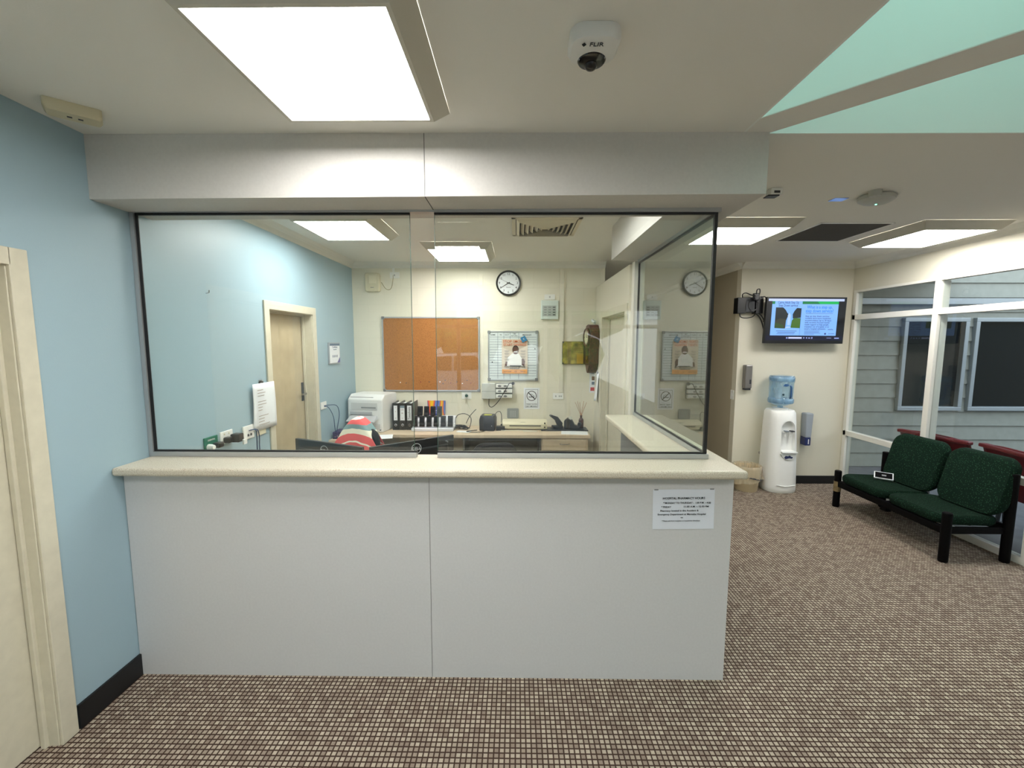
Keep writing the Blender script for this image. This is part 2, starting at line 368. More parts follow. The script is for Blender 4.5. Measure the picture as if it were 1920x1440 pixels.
# ceiling with the skylight opening
SK = (1.03, 2.55, 0.35, 2.032); SO = (1.02, 2.56, 0.34, 2.042)
b = MB()
for a in fill(-2.12, 4.12, -2.7, 9.1, [SO]): b.box(a[0], a[1], a[2], a[3], CZ, CZ+0.08)
struct(b.build('ceiling', CEIL), 'flat painted ceiling with a skylight opening')
WELL = mat('light_well_paint', (232, 234, 228), 0.85)
b = MB(); t = 0.01; z1 = 4.9
b.box(SK[0]-t, SK[0], SK[2]-t, SK[3]+t, CZ, z1).box(SK[1], SK[1]+t, SK[2]-t, SK[3]+t, CZ, z1)
b.box(SK[0], SK[1], SK[2]-t, SK[2], CZ, z1).box(SK[0], SK[1], SK[3], SK[3]+t, CZ, z1)
struct(b.build('wall_light_well', WELL), 'white shaft of the skylight')
struct(MB().box(SK[0]-t, SK[1]+t, SK[2]-t, SK[3]+t, z1, z1+.01).build('window_skylight', GLASS_SKY), 'greenish roof sheet over the skylight')
b = MB(); hw = 0.083/math.sqrt(2)*1.0; k = 3.05
# diagonal beam between the two skylight openings, from corner to corner
xa, xb = SK[0], SK[1]; off = 0.083*math.sqrt(2)
P0 = [(SK[0], k-SK[0]-off), (SK[1], k-SK[1]-off), (SK[1], k-SK[1]+off), (k+off-SK[3], SK[3]), (SK[0], SK[3])]
b.prism(P0, 'Z', CZ, CZ+0.004)
struct(b.build('trim_skylight_beam', CEIL), 'diagonal ceiling beam across the skylight')

# walls
D1 = (0.78, 1.665, 0, 2.06)            # near door opening in the blue wall (y0, y1, z0, z1)
D2 = (3.385, 4.12, 0, 2.02)
wall_x('wall_left', -2.12, XL, -2.7, YB+.1, 0, CZ, [D1, D2], BLUE, 'pale blue painted wall')
wall_y('wall_back', YB, YB+.1, XL-.13, 1.055, 0, CZ, [], BLOCK, 'cream painted blockwork office wall')
wall_y('wall_lobby', YT, YT+.1, XT, XW+.1, 0, CZ, [], CREAM, 'cream wall behind the water cooler')
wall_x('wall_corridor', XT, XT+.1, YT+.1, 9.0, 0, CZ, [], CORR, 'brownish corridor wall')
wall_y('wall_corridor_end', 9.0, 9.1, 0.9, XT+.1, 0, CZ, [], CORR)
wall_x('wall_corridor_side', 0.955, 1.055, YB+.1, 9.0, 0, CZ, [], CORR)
D3 = (3.74, 4.74, 0, 2.03)
wall_x('wall_partition', 0.955, 1.055, 3.66, YB, 0, 2.41, [D3], CREAM, 'cream partition wall below the ceiling')
struct(MB().box(0.975, 1.06, 3.585, 3.66, 0, ZS).build('trim_partition_post', WFRAME), 'white post at the end of the partition')
W0 = 0.4                               # glazed part of the window wall starts here
wall_x('wall_right', XW, XW+.1, -2.7, YT, 0, CZ, [(W0, YT-.03, 0.03, 2.37)], CREAM, 'cream wall above the window wall')
EN = (-1.75, 2.4, 0.0, 2.35)
wall_y('wall_front', -2.7, -2.6, XL, XW, 0, CZ, [EN], CREAM, 'wall behind the camera with the entry glazing')
# cornices and baseboards
def cornice(name, path, inward):
    b = MB(); (x0, y0), (x1, y1) = path; c = 0.07
    prof = [(0, 0), (c, 0), (c*.72, -c*.2), (c*.35, -c*.5), (c*.15, -c*.85), (0, -c)]
    d = Vector((x1-x0, y1-y0, 0)); ln = d.length; d.normalize(); nrm = Vector((*inward, 0))
    s = [[tuple(Vector((x0, y0, CZ))+d*tt+nrm*p[0]+Vector((0, 0, p[1]))) for p in prof] for tt in (0, ln)]
    b.sections(s); struct(b.build(name, CEIL))
cornice('trim_cornice_back', ((XL, YB), (1.055, YB)), (0, -1))
cornice('trim_cornice_lobby', ((XT, YT), (XW, YT)), (0, -1))
cornice('trim_cornice_right', ((XW, 0.2), (XW, YT)), (-1, 0))
cornice('trim_cornice_corridor', ((XT, YT), (XT, 9.0)), (-1, 0))
cornice('trim_cornice_office_left', ((XL, 2.36), (XL, YB)), (1, 0))
for nm, bx in (('baseboard_left', (XL, XL+.012, 1.735, YC, 0, .115)), ('baseboard_left_office', (XL, XL+.012, 2.1, 3.31, 0, .1)),
               ('baseboard_back', (XL, .955, YB-.012, YB, 0, .1)), ('baseboard_lobby', (XT, XW, YT-.012, YT, 0, .1)),
               ('baseboard_corridor', (XT-.012, XT, YT, 9.0, 0, .1)), ('baseboard_partition', (1.055, 1.067, 4.84, YB, 0, .1))):
    struct(MB().box(*bx).build(nm, BLACK))

# doors: leaf, frame with reveals, casing
def door_frame_x(root, x_face, x_leaf, o, m, side=1, cw=0.06, leaf=True, near=True):
    y0, y1, _, z1 = o; b = MB(); sgn = side
    xo = x_face+sgn*0.014
    for (a0, a1, c0, c1) in ((y0-cw, y0+.008, 0, z1+cw), (y1-.008, y1+cw, 0, z1+cw), (y0, y1, z1-.008, z1+cw)):
        b.box(x_face, xo, a0, a1, c0, c1)
    for (a0, a1, c0, c1) in ((y0, y0+.012, 0, z1), (y1-.012, y1, 0, z1), (y0, y1, z1-.012, z1)):
        b.box(x_face, x_leaf-sgn*.045, a0, a1, c0, c1)
    for (a0, a1, c0, c1) in ((y0, y0+.027, 0, z1), (y1-.027, y1, 0, z1), (y0, y1, z1-.027, z1)):  # stop
        b.box(x_leaf+sgn*.003, x_leaf+sgn*.025, a0, a1, c0, c1)
    f = b.build('door_frame', m, root, bevel=0.003)
    if leaf: return MB().box(x_leaf-sgn*.04, x_leaf, y0+.014, y1-.014, 0.012, z1-.014).build('door_leaf', m, root, bevel=0.002)
d = sroot('door_1', label='beige door and frame at the left edge of the view'); door_frame_x(d, XL, -2.055, D1, BEIGE)
d = sroot('door_2', label='closed beige door in the blue office wall'); DOORB = mat('brownish_door', (176, 162, 134), 0.5, var=0.05, scale=5)
door_frame_x(d, XL, -2.085, D2, BEIGE, leaf=False)
MB().box(-2.125, -2.085, D2[0]+.014, D2[1]-.014, .012, D2[3]-.014).build('door_leaf', DOORB, d)
p = at(566, 733, 'X', -2.08)
h = MB().box(-2.085, -2.079, 4.045, 4.085, 1.18, 1.36).build('lock_plate', DGREY, d, bevel=.002)
MB().cyl((-2.079, 4.065, 1.25), (-2.055, 4.065, 1.25), .011).box(-2.06, -2.045, 4.0, 4.075, 1.24, 1.26).build('handle', CHROME, h, bevel=.002)
d = sroot('door_3', label='beige door recessed in the partition wall'); door_frame_x(d, 0.955, 1.035, D3, BEIGE, side=-1)

# bulkhead (L-shaped) over the service counter
tl, bl = at(157, 238, 'X', XL), at(170, 366, 'X', XL)
b = MB()
ZSR = 2.442                             # its right end sits slightly higher
def bulk(x0, x1, y0, y1, za, zb): b.hexa([(x0,y0,za),(x1,y0,zb),(x1,y1,zb),(x0,y1,za),(x0,y0,CZ),(x1,y0,CZ),(x1,y1,CZ),(x0,y1,CZ)])
bulk(XL, XS, YS, 2.36, 2.413, 2.432); bulk(0.785, XS, 2.36, 3.6, 2.432, 2.432)
struct(b.build('wall_bulkhead', SOFF), 'painted bulkhead hanging over the counter')
struct(MB().box(-.4255, -.4225, YS-.001, YS+.003, 2.424, CZ-.001).box(-.4255, -.4225, YS, 2.3, 2.4205, 2.428).build('trim_bulkhead_joint', SEAM))

# counter: body panels, worktop
ct = thing('reception_counter', 'grey laminate reception counter below the glass screens', 'counter', (0, 0, 0))
SX = -.4375
MB().box(XL+.003, SX-.0012, YC, YC+.018, 0, 1.094).build('front_panel', PANEL, ct)
MB().box(SX+.0012, XC, YC, YC+.018, 0, 1.094).build('front_panel', PANEL, ct)
MB().box(SX-.0012, SX+.0012, YC+.004, YC+.015, 0, 1.094).build('panel_joint', SEAM, ct)
MB().box(XC-.018, XC, YC+.018, 3.585, 0, 1.094).build('side_panel', PANEL, ct)
MB().box(0.90, 0.918, 2.32, 3.585, 0, 1.094).build('inner_panel', GREYP, ct)
wt = MB()
L = [(XL, 1.993), (1.122, 1.993), (1.122, 3.60), (0.762, 3.60), (0.762, 2.29), (XL, 2.29)]
wt.prism(L, 'Z', 1.095, ZT)
tag(wt.build('counter_worktop', COUNTER, bevel=0.014, seg=4), 'speckled cream L-shaped worktop on the reception counter', 'worktop')

# ------------------------------------------------------------------ glass screens
p0, p1 = -.5475, -.4225
g = sroot('window_1', label='left sliding glass pane over the counter')
MB().box(XL+.028, p0, YG, YG+.006, ZGB-.004, ZGT).build('pane', GLASS, g)
MB().box(XL+.002, XL+.024, YG-.012, YG+.018, ZT, ZS-.012).build('side_channel', ALU, g)
MB().box(XL+.025, p0+.012, YG-.014, YG+.018, ZT+.0005, ZGB-.005).build('bottom_channel', ALU, g, bevel=.001)
MB().box(XL+.024, p0+.014, YG-.004, YG+.011, ZGB-.005, ZGB+.003).box(XL+.024, XL+.040, YG-.004, YG+.0, ZGB, ZGT).box(XL+.024, p0, YG-.004, YG+.011, ZGT-.007, ZGT+.003).build('gasket', BLACK, g)
MB().box(p0-.0015, p0+.0005, YG-.0005, YG+.0065, ZGB, ZGT).build('glass_edge', mat('green_glass_edge', (60, 88, 78), 0.2), g)
g = sroot('window_2', label='right sliding glass pane over the counter')
MB().box(p1, XG-.008, YG, YG+.006, ZGB-.004, ZGT).build('pane', GLASS, g)
MB().box(p1, XG+.012, YG-.014, YG+.018, ZT+.0005, ZGB-.005).build('bottom_channel', ALU, g, bevel=.001)
MB().box(p1, XG+.004, YG-.004, YG+.011, ZGB-.005, ZGB+.003).box(p1, XG+.004, YG-.004, YG+.011, ZGT-.007, ZGT+.003).box(XG-.012, XG+.004, YG-.006, YG+.012, ZGB, ZGT).build('gasket', BLACK, g)
MB().box(p1-.0005, p1+.0015, YG-.0005, YG+.0065, ZGB, ZGT).build('glass_edge', _M['green_glass_edge'], g)
MB().box(XL+.002, XG+.016, YG-.014, YG+.02, ZGT+.003, 2.4325).build('head_channel', ALU, g)
g = sroot('window_3', label='glass side pane of the counter screen')
MB().box(XG-.003, XG+.003, YG+.008, 3.575, ZGB-.004, ZGT).build('pane', GLASS_SIDE, g)
MB().box(XG-.016, XG+.016, YG+.018, 3.58, ZT+.0005, ZGB-.005).box(XG-.016, XG+.016, YG+.02, 3.58, ZGT+.003, 2.432).build('channel', ALU, g)
MB().box(XG-.008, XG+.006, YG+.012, 3.58, ZGB-.005, ZGB+.004).box(XG-.008, XG+.006, YG+.012, 3.58, ZGT-.008, ZGT+.003).box(XG-.008, XG+.006, 3.563, 3.58, ZGB, ZGT).build('gasket', BLACK, g)

# ------------------------------------------------------------------ ceiling luminaires
DIFF = emit('lamp_diffuser', (255, 253, 249), LAMP)
HOUS = mat('lamp_housing', (196, 192, 178), 0.5)
def luminaire(x0, x1, y0, y1, label, strength=1.0, z=2.64, flare=0.07):
    cx, cy = (x0+x1)/2, (y0+y1)/2; w, d_ = (x1-x0)/2, (y1-y0)/2
    t = thing('ceiling_light', label, 'ceiling light', (cx, cy, CZ), 0, 'square ceiling lights')
    b = MB(); zz = z-CZ; r = .014
    ring = lambda a, c, zq: [(-a, -c, zq), (a, -c, zq), (a, c, zq), (-a, c, zq)]
    A, B, C_ = ring(w+flare, d_+flare, -.0005), ring(w+r, d_+r, zz), ring(w, d_, zz); D_ = ring(w, d_, zz+.01)
    v = A+B+C_+D_; f = []
    for q in range(3):
        for i in range(4): f.append((q*4+i, (q+1)*4+i, (q+1)*4+(i+1) % 4, q*4+(i+1) % 4))
    b.add(v, f); h = b.build('housing', HOUS, t)
    m = DIFF if strength == 1 else emit('lamp_diffuser_%d' % int(strength*100), (255, 253, 249), LAMP*strength)
    MB().box(-w, w, -d_, d_, zz+.004, zz+.009).build('diffuser', m, t); return t
luminaire(-.905, -.350, 1.21, 1.785, 'largest square ceiling light, in front of the bulkhead above the counter', .9)
luminaire(-.905, -.35, -.16, .42, 'square ceiling light overhead, seen only as a reflection in the right pane', 1.2)
luminaire(2.9, 3.46, -.16, .42, 'square ceiling light overhead on the right, beyond the skylight', 1.2)  # added out of view to lift the lobby brightness
luminaire(-1.655, -1.12, 3.215, 3.80, 'square ceiling light inside the office beside the blue wall', 1.0)
luminaire(-.86, -.31, 4.175, 4.78, 'square ceiling light inside the office nearest the back wall', .72)
luminaire(-.1, .46, 2.45, 3.0, 'square ceiling light inside the office just behind the bulkhead', .65)  # extra light for the office, hidden from view by the bulkhead
luminaire(1.56, 2.12, 3.40, 3.97, 'square ceiling light in the lobby just right of the glass corner', .95)
luminaire(3.22, 3.78, 3.47, 4.09, 'square ceiling light in the lobby beside the window wall', .95)

# ceiling devices
def vent_diffuser(x0, x1, y0, y1):
    t = thing('air_diffuser', 'square white louvred air diffuser in the office ceiling', 'air vent', ((x0+x1)/2, (y0+y1)/2, CZ)); w, d_ = (x1-x0)/2, (y1-y0)/2
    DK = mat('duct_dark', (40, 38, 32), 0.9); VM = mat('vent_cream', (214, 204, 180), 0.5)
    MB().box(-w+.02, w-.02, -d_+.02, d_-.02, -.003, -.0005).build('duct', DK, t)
    fr = MB()
    for q in ((-w, w, -d_, -d_+.03), (-w, w, d_-.03, d_), (-w, -w+.03, -d_, d_), (w-.03, w, -d_, d_)): fr.box(*q, -.012, 0)
    fr.build('frame', VM, t)
    for i in range(6):
        a = w-.035-i*.037; c = d_-.035-i*.037
        if a < .03: break
        A, B = a, a-.024; v = []; f = []
        for (q, e, zq) in ((a, c, -.004), (a-.026, c-.026, -.028), (a-.026, c-.026, -.031), (a, c, -.007)): v += [(-q, -e, zq), (q, -e, zq), (q, e, zq), (-q, e, zq)]
        for s_ in range(4):
            for k_ in range(4): f.append((s_*4+k_, ((s_+1) % 4)*4+k_, ((s_+1) % 4)*4+(k_+1) % 4, s_*4+(k_+1) % 4))
        MB().add(v, f).build('louvre', VM, t)
vent_diffuser(-.04, .5, 3.31, 3.85)
t = thing('return_air_grille', 'flat dark square grille in the lobby ceiling between two lights', 'air vent', (2.694, 3.775, CZ))
MB().box(-.28, .28, -.29, .29, -.006, -.0005).build('mesh_panel', mat('dark_grille', (66, 62, 54), 0.9, var=.15, scale=400), t)
b = MB()
for q in ((-.29, .29, -.3, -.29), (-.29, .29, .29, .3), (-.29, -.28, -.3, .3), (.28, .29, -.3, .3)): b.box(*q, -.008, -.0005)
b.build('frame', WHITE, t)

c = at(1113, 93, 'Z', 2.665)
t = thing('dome_camera', 'white rounded security camera with a black lens on the ceiling', 'camera', (c.x, c.y, CZ))
b = MB(); secs = []
for (w, zq) in ((.152, -.0005), (.156, -.012), (.154, -.028), (.140, -.040), (.10, -.046), (.06, -.047)):
    secs.append([(x, y, zq) for x, y in rrect(w, w*.92, w*.28, 6)][::-1])
b.sections(secs).build('body', mat('camera_white', (222, 222, 218), 0.45), t, smooth=True)
ln = MB().lathe([(.001, -.0525), (.030, -.0525), (.042, -.050), (.045, -.046), (.001, -.044)], (0, .035, 0), 32).build('lens_window', mat('black_gloss', (6, 6, 8), 0.08), t, smooth=True)
MB().lathe([(.001, -.067), (.008, -.0662), (.015, -.063), (.020, -.057), (.022, -.050), (.001, -.050)], (0.0, .048, 0), 28).build('lens', mat('lens_bubble', (40, 36, 34), 0.05, 0.3), ln, smooth=True)
lo = lettering('logo_text', [('FLIR', 0.004, 0, 0, .024, 'CENTER')], t, INK)
lo.rotation_euler = (math.radians(180-90), 0, 0); lo.location = (-.002, -.042, -.0480)
lo.rotation_euler = (PI/2, 0, 0); lo.scale = (1, 1, 1)
# letters face down and read upright from the counter side
lo.rotation_euler = (math.radians(90), 0, 0)
MB().prism([(-.034, 0), (-.027, -.009), (-.020, 0), (-.027, .009)], 'Z', -.0484, -.0476).build('logo_mark', INK, t).location = (-.009, -.042, 0)

c = (at(92, 195, 'Z', 2.69)+at(186, 235, 'Z', 2.66))/2
t = thing('ceiling_sensor', 'cream rectangular sensor box in the ceiling corner over the blue wall', 'sensor', (c.x+.005, c.y-.01, CZ), math.radians(-48)+PI/2)
CS = mat('old_cream', (198, 190, 160), 0.5)
b = MB(); b.sections([[(x, y, z) for x, y in rrect(w, h_, .012, 4)][::-1] for (w, h_, z) in ((.17, .09, -.0005), (.17, .09, -.03), (.155, .075, -.042))]).build('body', CS, t, smooth=True)
MB().box(-.02, -.005, -.006, .006, -.0435, -.0425).box(.012, .027, -.006, .006, -.0435, -.0425).build('indicator', DGREY, t)

c = at(1643, 376, 'Z', 2.67)
t = thing('smoke_detector', 'oval white ceiling device with a green light in the lobby', 'detector', (c.x, c.y, CZ), math.radians(25))
MB().lathe([(.001, -.0005), (.105, -.0005), (.118, -.012), (.115, -.03), (.09, -.043), (.05, -.048), (.001, -.049)][::-1], (0, 0, 0), 36, sy=.8).build('body', mat('detector_grey', (178, 178, 170), 0.5), t, smooth=True)
MB().lathe([(.001, -.053), (.005, -.051), (.006, -.046), (.001, -.045)], (.02, .01, 0), 12).build('indicator_light', emit('green_led', (120, 255, 200), 4), t)
MB().lathe([(.001, -.04), (.03, -.036), (.034, -.02), (.034, -.0005), (.001, -.0005)], (-.12, -.05, 0), 20).build('side_lens', mat('detector_grey', (0, 0, 0)), t, smooth=True)
c = at(1572, 375, 'Z', 2.695)
t = tag(MB().box(-.045, .045, -.032, .032, -.004, -.0005).build('ceiling_plate', mat('pale_mirror', (200, 206, 230), 0.15, .4)), 'small pale shiny square plate on the ceiling beside the oval detector', 'plate'); t.location = (c.x, c.y, CZ)
c = at(1446, 362, 'Z', 2.67)
t = thing('motion_sensor', 'small white sensor with a dark window beside the bulkhead end', 'sensor', (c.x+.03, c.y+.02, CZ))
MB().box(-.035, .035, -.03, .03, -.04, -.0005).build('body', WHITE, t, bevel=.004)
MB().box(-.018, .018, -.032, -.0305, -.032, -.018).build('window', DGREY, t)
MB().box(-.05, .02, -.025, .03, -.047, -.0405).build('lens', BLK, t, bevel=.002)

# ------------------------------------------------------------------ office back wall
def wroot(name, label, cat, u0, v0, u1, v1, Y=YB, group=None):
    a, c = at(u0, v0, 'Y', Y), at(u1, v1, 'Y', Y)
    t = thing(name, label, cat, ((a.x+c.x)/2, Y, (a.z+c.z)/2), 0, group)
    return t, abs(c.x-a.x), abs(a.z-c.z)
def rail_frame(t, w, h, fw, d, m=ALU, name='frame', corner=None):
    b = MB()
    b.box(-w/2, w/2, -d, -.0005, h/2-fw, h/2).box(-w/2, w/2, -d, -.0005, -h/2, -h/2+fw).box(-w/2, -w/2+fw, -d, -.0005, -h/2, h/2).box(w/2-fw, w/2, -d, -.0005, -h/2, h/2)
    b.build(name, m, t, bevel=.002)
    if corner:
        for sx in (-1, 1):
            for sz in (-1, 1):
                x, z = sx*(w/2-.014), sz*(h/2-.014)
                MB().box(x-.018, x+.018, -d-.002, -.0007, z-.018, z+.018).build('corner_cap', corner, t, bevel=.006)

t, w, h = wroot('corkboard', 'large cork pinboard with an aluminium frame on the back wall', 'pinboard', 716, 594, 900, 734)
MB().box(-w/2+.01, w/2-.01, -.012, -.0005, -h/2+.01, h/2-.01).build('cork_panel', CORK, t); rail_frame(t, w, h, .018, .018, corner=GREYP)
for i, (u, v) in enumerate(((751, 717), (762, 718), (789, 716), (805, 716), (825, 716), (835, 713), (845, 718), (857, 716), (867, 719), (876, 713), (883, 718), (831, 719))):
    q = at(u, v, 'Y', YB-.012)
    pn = tag(MB().lathe([(.001, -.012), (.006, -.011), (.0045, -.004), (.006, -.0008), (.001, -.0006)], (0, 0, 0), 10, ax='Y').build('push_pin', [WHITE, DGREY, RED, DGREY][i % 4]),
             'small %s push pin stuck low in the corkboard' % ['white', 'dark grey', 'red', 'dark grey'][i % 4], 'push pin', 'push pins in the corkboard'); pn.location = q

t, w, h = wroot('whiteboard', 'in-out whiteboard with a printed grid on the back wall', 'whiteboard', 915, 620.5, 1008, 713.5)
WB = mat('whiteboard_face', (214, 222, 222), 0.2)
MB().box(-w/2+.01, w/2-.01, -.012, -.0005, -h/2+.01, h/2-.01).build('board_face', WB, t); rail_frame(t, w, h, .015, .02, corner=GREYP)
b = MB(); y0, y1 = -.0128, -.0121; LN = mat('grid_line', (58, 78, 96), 0.7)
b.box(-w/2+.02, w/2-.02, y0, y1, h/2-.076, h/2-.072)
for i in range(15): z = h/2-.10-i*.0318; b.box(-w/2+.02, w/2-.02, y0, y1, z-.0016, z+.0016)
for x in (-.185, -.11, -.035, .07): b.box(x-.0016, x+.0016, y0, y1, -h/2+.02, h/2-.02)
b.build('grid', LN, t)
lettering('heading_text', [('NAME', -.245, y0, h/2-.048, .024), ('IN', -.147, y0, h/2-.048, .024), ('OUT', -.073, y0, h/2-.048, .024), ('TIME', .017, y0, h/2-.036, .018), ('RETURN', .017, y0, h/2-.058, .020), ('MESSAGES', .17, y0, h/2-.048, .024)], t, INK)
for (u, v) in ((923, 679), (1003, 654)):
    q = at(u, v, 'Y', YB-.013); k = tag(MB().cyl((0, -.006, 0), (0, 0, 0), .007, 12).build('board_magnet', BLK), 'small black round magnet %s on the whiteboard' % ('at the left' if u < 950 else 'at the right'), 'magnet', 'magnets on the whiteboard'); k.location = q

# poster held on the whiteboard
t, w, h = wroot('poster', 'anti-smoking poster of a person in a white shirt hung on the whiteboard', 'poster', 941, 636, 989, 701, Y=YB-.0135)
b = MB()
b.grid(lambda u, v: ((u-.5)*w, -.0015-.004*math.sin(v*3)-.006*(1-v)*u, (v-.5)*h), 6, 8)
b.build('sheet', mat('poster_paper', (214, 200, 178), 0.6), t, solid=.0006)
y = -.012
MB().box(-w/2+.004, w/2-.004, y-.001, y, -h/2+.004, -h/2+.055).build('footer_band', mat('poster_orange', (232, 158, 66), 0.6), t)
OR = mat('poster_red_text', (208, 92, 48), 0.7)
lettering('title_text', [('STOP SMOKIN', 0, y, h/2-.028, .046, 'CENTER', w*.9), ('START SAVINGS', 0, y, h/2-.068, .038, 'CENTER', w*.88)], t, OR)
lettering('slogan_text', [('YOU COULD BE THE', 0, y-.001, -h/2+.085, .032, 'CENTER', w*.82), ('WINNER!', 0, y-.001, -h/2+.063, .022, 'CENTER', w*.4)], t, INK)
lettering('footer_text', [('QUITLINE', -.09, y-.0012, -h/2+.028, .022), ('13', .01, y-.0012, -h/2+.028, .028), ('HEALTH', .10, y-.0012, -h/2+.028, .016)], t, mat('brown_ink', (110, 50, 30), .8))
SK_ = mat('print_brown_skin', (96, 58, 46), 0.7)
fg = MB().prism([(-.115, -.115), (.10, -.115), (.085, -.02), (.05, .035), (-.03, .04), (-.085, -.01)], 'Y', y-.001, y).build('printed_shirt', mat('print_white', (238, 238, 236), .7), t)
MB().lathe([(.001, -.0012), (.036, -.0012), (.036, 0), (.001, 0)], (.01, y, .075), 20, ax='Y', sy=1.3).build('printed_face', SK_, fg)
MB().lathe([(.001, -.0004), (.039, -.0004), (.039, 0), (.001, 0)], (.01, y, .083), 20, ax='Y', sy=1.35).build('printed_hair', BLK, fg)
MB().prism([(-.018, .052), (.038, .052), (.030, .064), (-.010, .064)], 'Y', y-.0018, y-.0012).build('printed_smile', WHITE, fg)
MB().prism([(.085, -.10), (.115, -.12), (.125, -.06), (.105, -.02), (.085, -.03)], 'Y', y-.0015, y-.0005).build('printed_arm', SK_, fg)
MB().prism([(-.12, -.115), (-.095, -.115), (-.088, -.06), (-.112, -.06)], 'Y', y-.0015, y-.0005).build('printed_arm', SK_, fg)
MB().box(-.06, .08, y-.0018, y-.0012, -.118, -.108).build('printed_scale', INK, fg)
b = MB()
for s in (-1, 1):
    for i in range(4):
        z = .07-.034*i; x = -.095 if s < 0 else .10
        b.box(x-.03, x+.03, y-.001, y, z-.003, z+.003).box(x-.022, x+.022, y-.001, y, z-.014, z-.010)
b.build('small_print', mat('grey_print', (150, 140, 130), .8), t)
q = at(982, 636, 'Y', YB-.03)
t = thing('note_card', 'small blue square card over the top corner of the poster', 'card', q, ry=math.radians(-28))
MB().box(-.032, .032, -.002, .006, -.032, .032).build('card', mat('blue_card', (52, 128, 176), .6), t)
lettering('number', [('9', 0, -.0025, 0, .03)], t, WHITE)

# wall clock
t, w, h = wroot('wall_clock', 'round black-rimmed wall clock above the whiteboard', 'clock', 930, 507.5, 976.5, 555)
R_ = (w+h)/4
MB().lathe([(R_*.86, -.030), (R_*.94, -.036), (R_, -.028), (R_*1.0, -.006), (R_*.97, -.0005), (R_*.85, -.0005)], (0, 0, 0), 48, ax='Y', ring=True).build('rim', BLK, t, smooth=True)
MB().cyl((0, -.0235, 0), (0, -.001, 0), R_*.93, 48).build('dial', mat('dial_white', (226, 230, 232), .5), t)
lettering('numerals', [(str(n), R_*.72*math.sin(n*PI/6), -.024, R_*.72*math.cos(n*PI/6), .038) for n in range(1, 13)]+[('Quartz', 0, -.024, -R_*.33, .018)], t, INK)
def hand(name, ang, ln, wd, yy, m, tail=.02):
    b = MB().prism([(-wd/2, -tail), (wd/2, -tail), (wd*.35, ln), (-wd*.35, ln)], 'Y', yy-.001, yy); o = b.build(name, m, t); o.rotation_euler = (0, math.radians(ang), 0)
hand('hour_hand', 110, R_*.48, .011, -.0255, BLK); hand('minute_hand', 238, R_*.68, .009, -.027, BLK); hand('second_hand', 298, R_*.7, .003, -.0285, BLK, .03)
MB().cyl((0, -.030, 0), (0, -.024, 0), .006, 12).build('hub', BLK, t)

# small fittings
def plate(u0, v0, u1, v1, label, name='wall_plate', holes=(), m=WHITE, d=.01, cat='wall plate', group=None):
    t, w, h = wroot(name, label, cat, u0, v0, u1, v1, group=group)
    MB().box(-w/2, w/2, -d, -.0005, -h/2, h/2).build('plate', m, t, bevel=.003)
    for hx in holes: MB().box(hx*w-.008, hx*w+.008, -d-.001, -d+.001, -.010, .010).build('outlet_face', mat('outlet_grey', (168, 170, 168), .5), t)
    return t, w, h
t, w, h = wroot('alarm_siren', 'beige plastic siren box high at the left of the back wall', 'alarm', 686, 512.5, 714, 547.5)
b = MB(); b.sections([[(x, y, z) for x, z in rrect(W_, H_, .02, 4)] for (y, W_, H_) in ((-.0005, w, h), (-.04, w, h), (-.05, w*.9, h*.93))]); b.build('casing', CREAMP, t, smooth=True)
MB().box(-w*.22, w*.28, -.058, -.0485, -.02, h*.36).build('grille', mat('cream_light', (224, 217, 190), .45), t, bevel=.008)
MB().box(-.02, .02, -.0515, -.049, -h*.3, -h*.27).build('badge', GREYP, t)
t, w, h = plate(731, 510.5, 749, 522, 'white socket plate beside the siren box', 'data_socket', (0,))
t2 = at(737, 516, 'Y', YB-.014); a = at(714, 529, 'Y', YB-.03)
tag(MB().tube([t2, t2+Vector((0, -.006, -.05)), at(733, 541, 'Y', YB-.01), at(724, 542, 'Y', YB-.012), a+Vector((.002, .01, 0))], .0035, 6).build('siren_cable', mat('khaki_cable', (150, 140, 96), .5)), 'thin khaki cable looping from the siren box to its socket', 'cable')
q0 = at(738, 489, 'Y', YB); q1 = at(738, 510.5, 'Y', YB)
tag(MB().box(q1.x-.012, q1.x+.012, YB-.014, YB-.0005, q1.z+.002, 2.632).build('conduit', WHITE, bevel=.002), 'short white duct rising from the siren socket to the cornice', 'duct')
plate(897, 514, 905.5, 536, 'cream painted blank plate left of the round clock', 'blank_plate', (), mat('cream_light2', (226, 221, 202), .5), .006)
plate(1021, 552, 1040.5, 562, 'white switch plate right above the alarm keypad', 'switch_plate', (0,))
t, w, h = wroot('alarm_keypad', 'white alarm panel with a pale grey face and indicator rows', 'keypad', 1014.5, 563.5, 1046.5, 599)
MB().box(-w/2, w/2, -.035, -.0005, -h/2, h/2).build('casing', mat('panel_white', (208, 220, 214), .4), t, bevel=.006)
MB().box(-w*.42, w*.36, -.038, -.035, -h*.34, h*.22).build('face', mat('panel_grey', (170, 178, 172), .4), t)
for i in range(4):
    for j in range(3): MB().box((-.33+.25*j)*w, (-.33+.25*j)*w+.03, -.040, -.038, (.13-.13*i)*h-.005, (.13-.13*i)*h+.005).build('indicator', GREYP if j < 2 else DGREY, t)
q0 = at(1047, 735, 'Y', YB); q1 = at(1055, 735, 'Y', YB)
tag(MB().box(q0.x, q1.x, YB-.02, YB-.0005, q0.z, 2.63).build('conduit', mat('duct_cream', (224, 219, 202), .5), bevel=.002), 'long vertical cream duct from the ceiling to a wall socket', 'duct')
t, w, h = plate(1036.5, 737, 1056, 748.5, 'white double socket at the foot of the long duct', 'wall_socket', (-.22, .12, .3))
t, w, h = wroot('framed_plaque', 'gold-toned framed picture on the back wall beside the wooden clock', 'picture', 1054, 640, 1106, 683)
MB().box(-w/2, w/2, -.02, -.0005, -h/2, h/2).build('board', mat('plaque_edge', (120, 100, 50), .4), t)
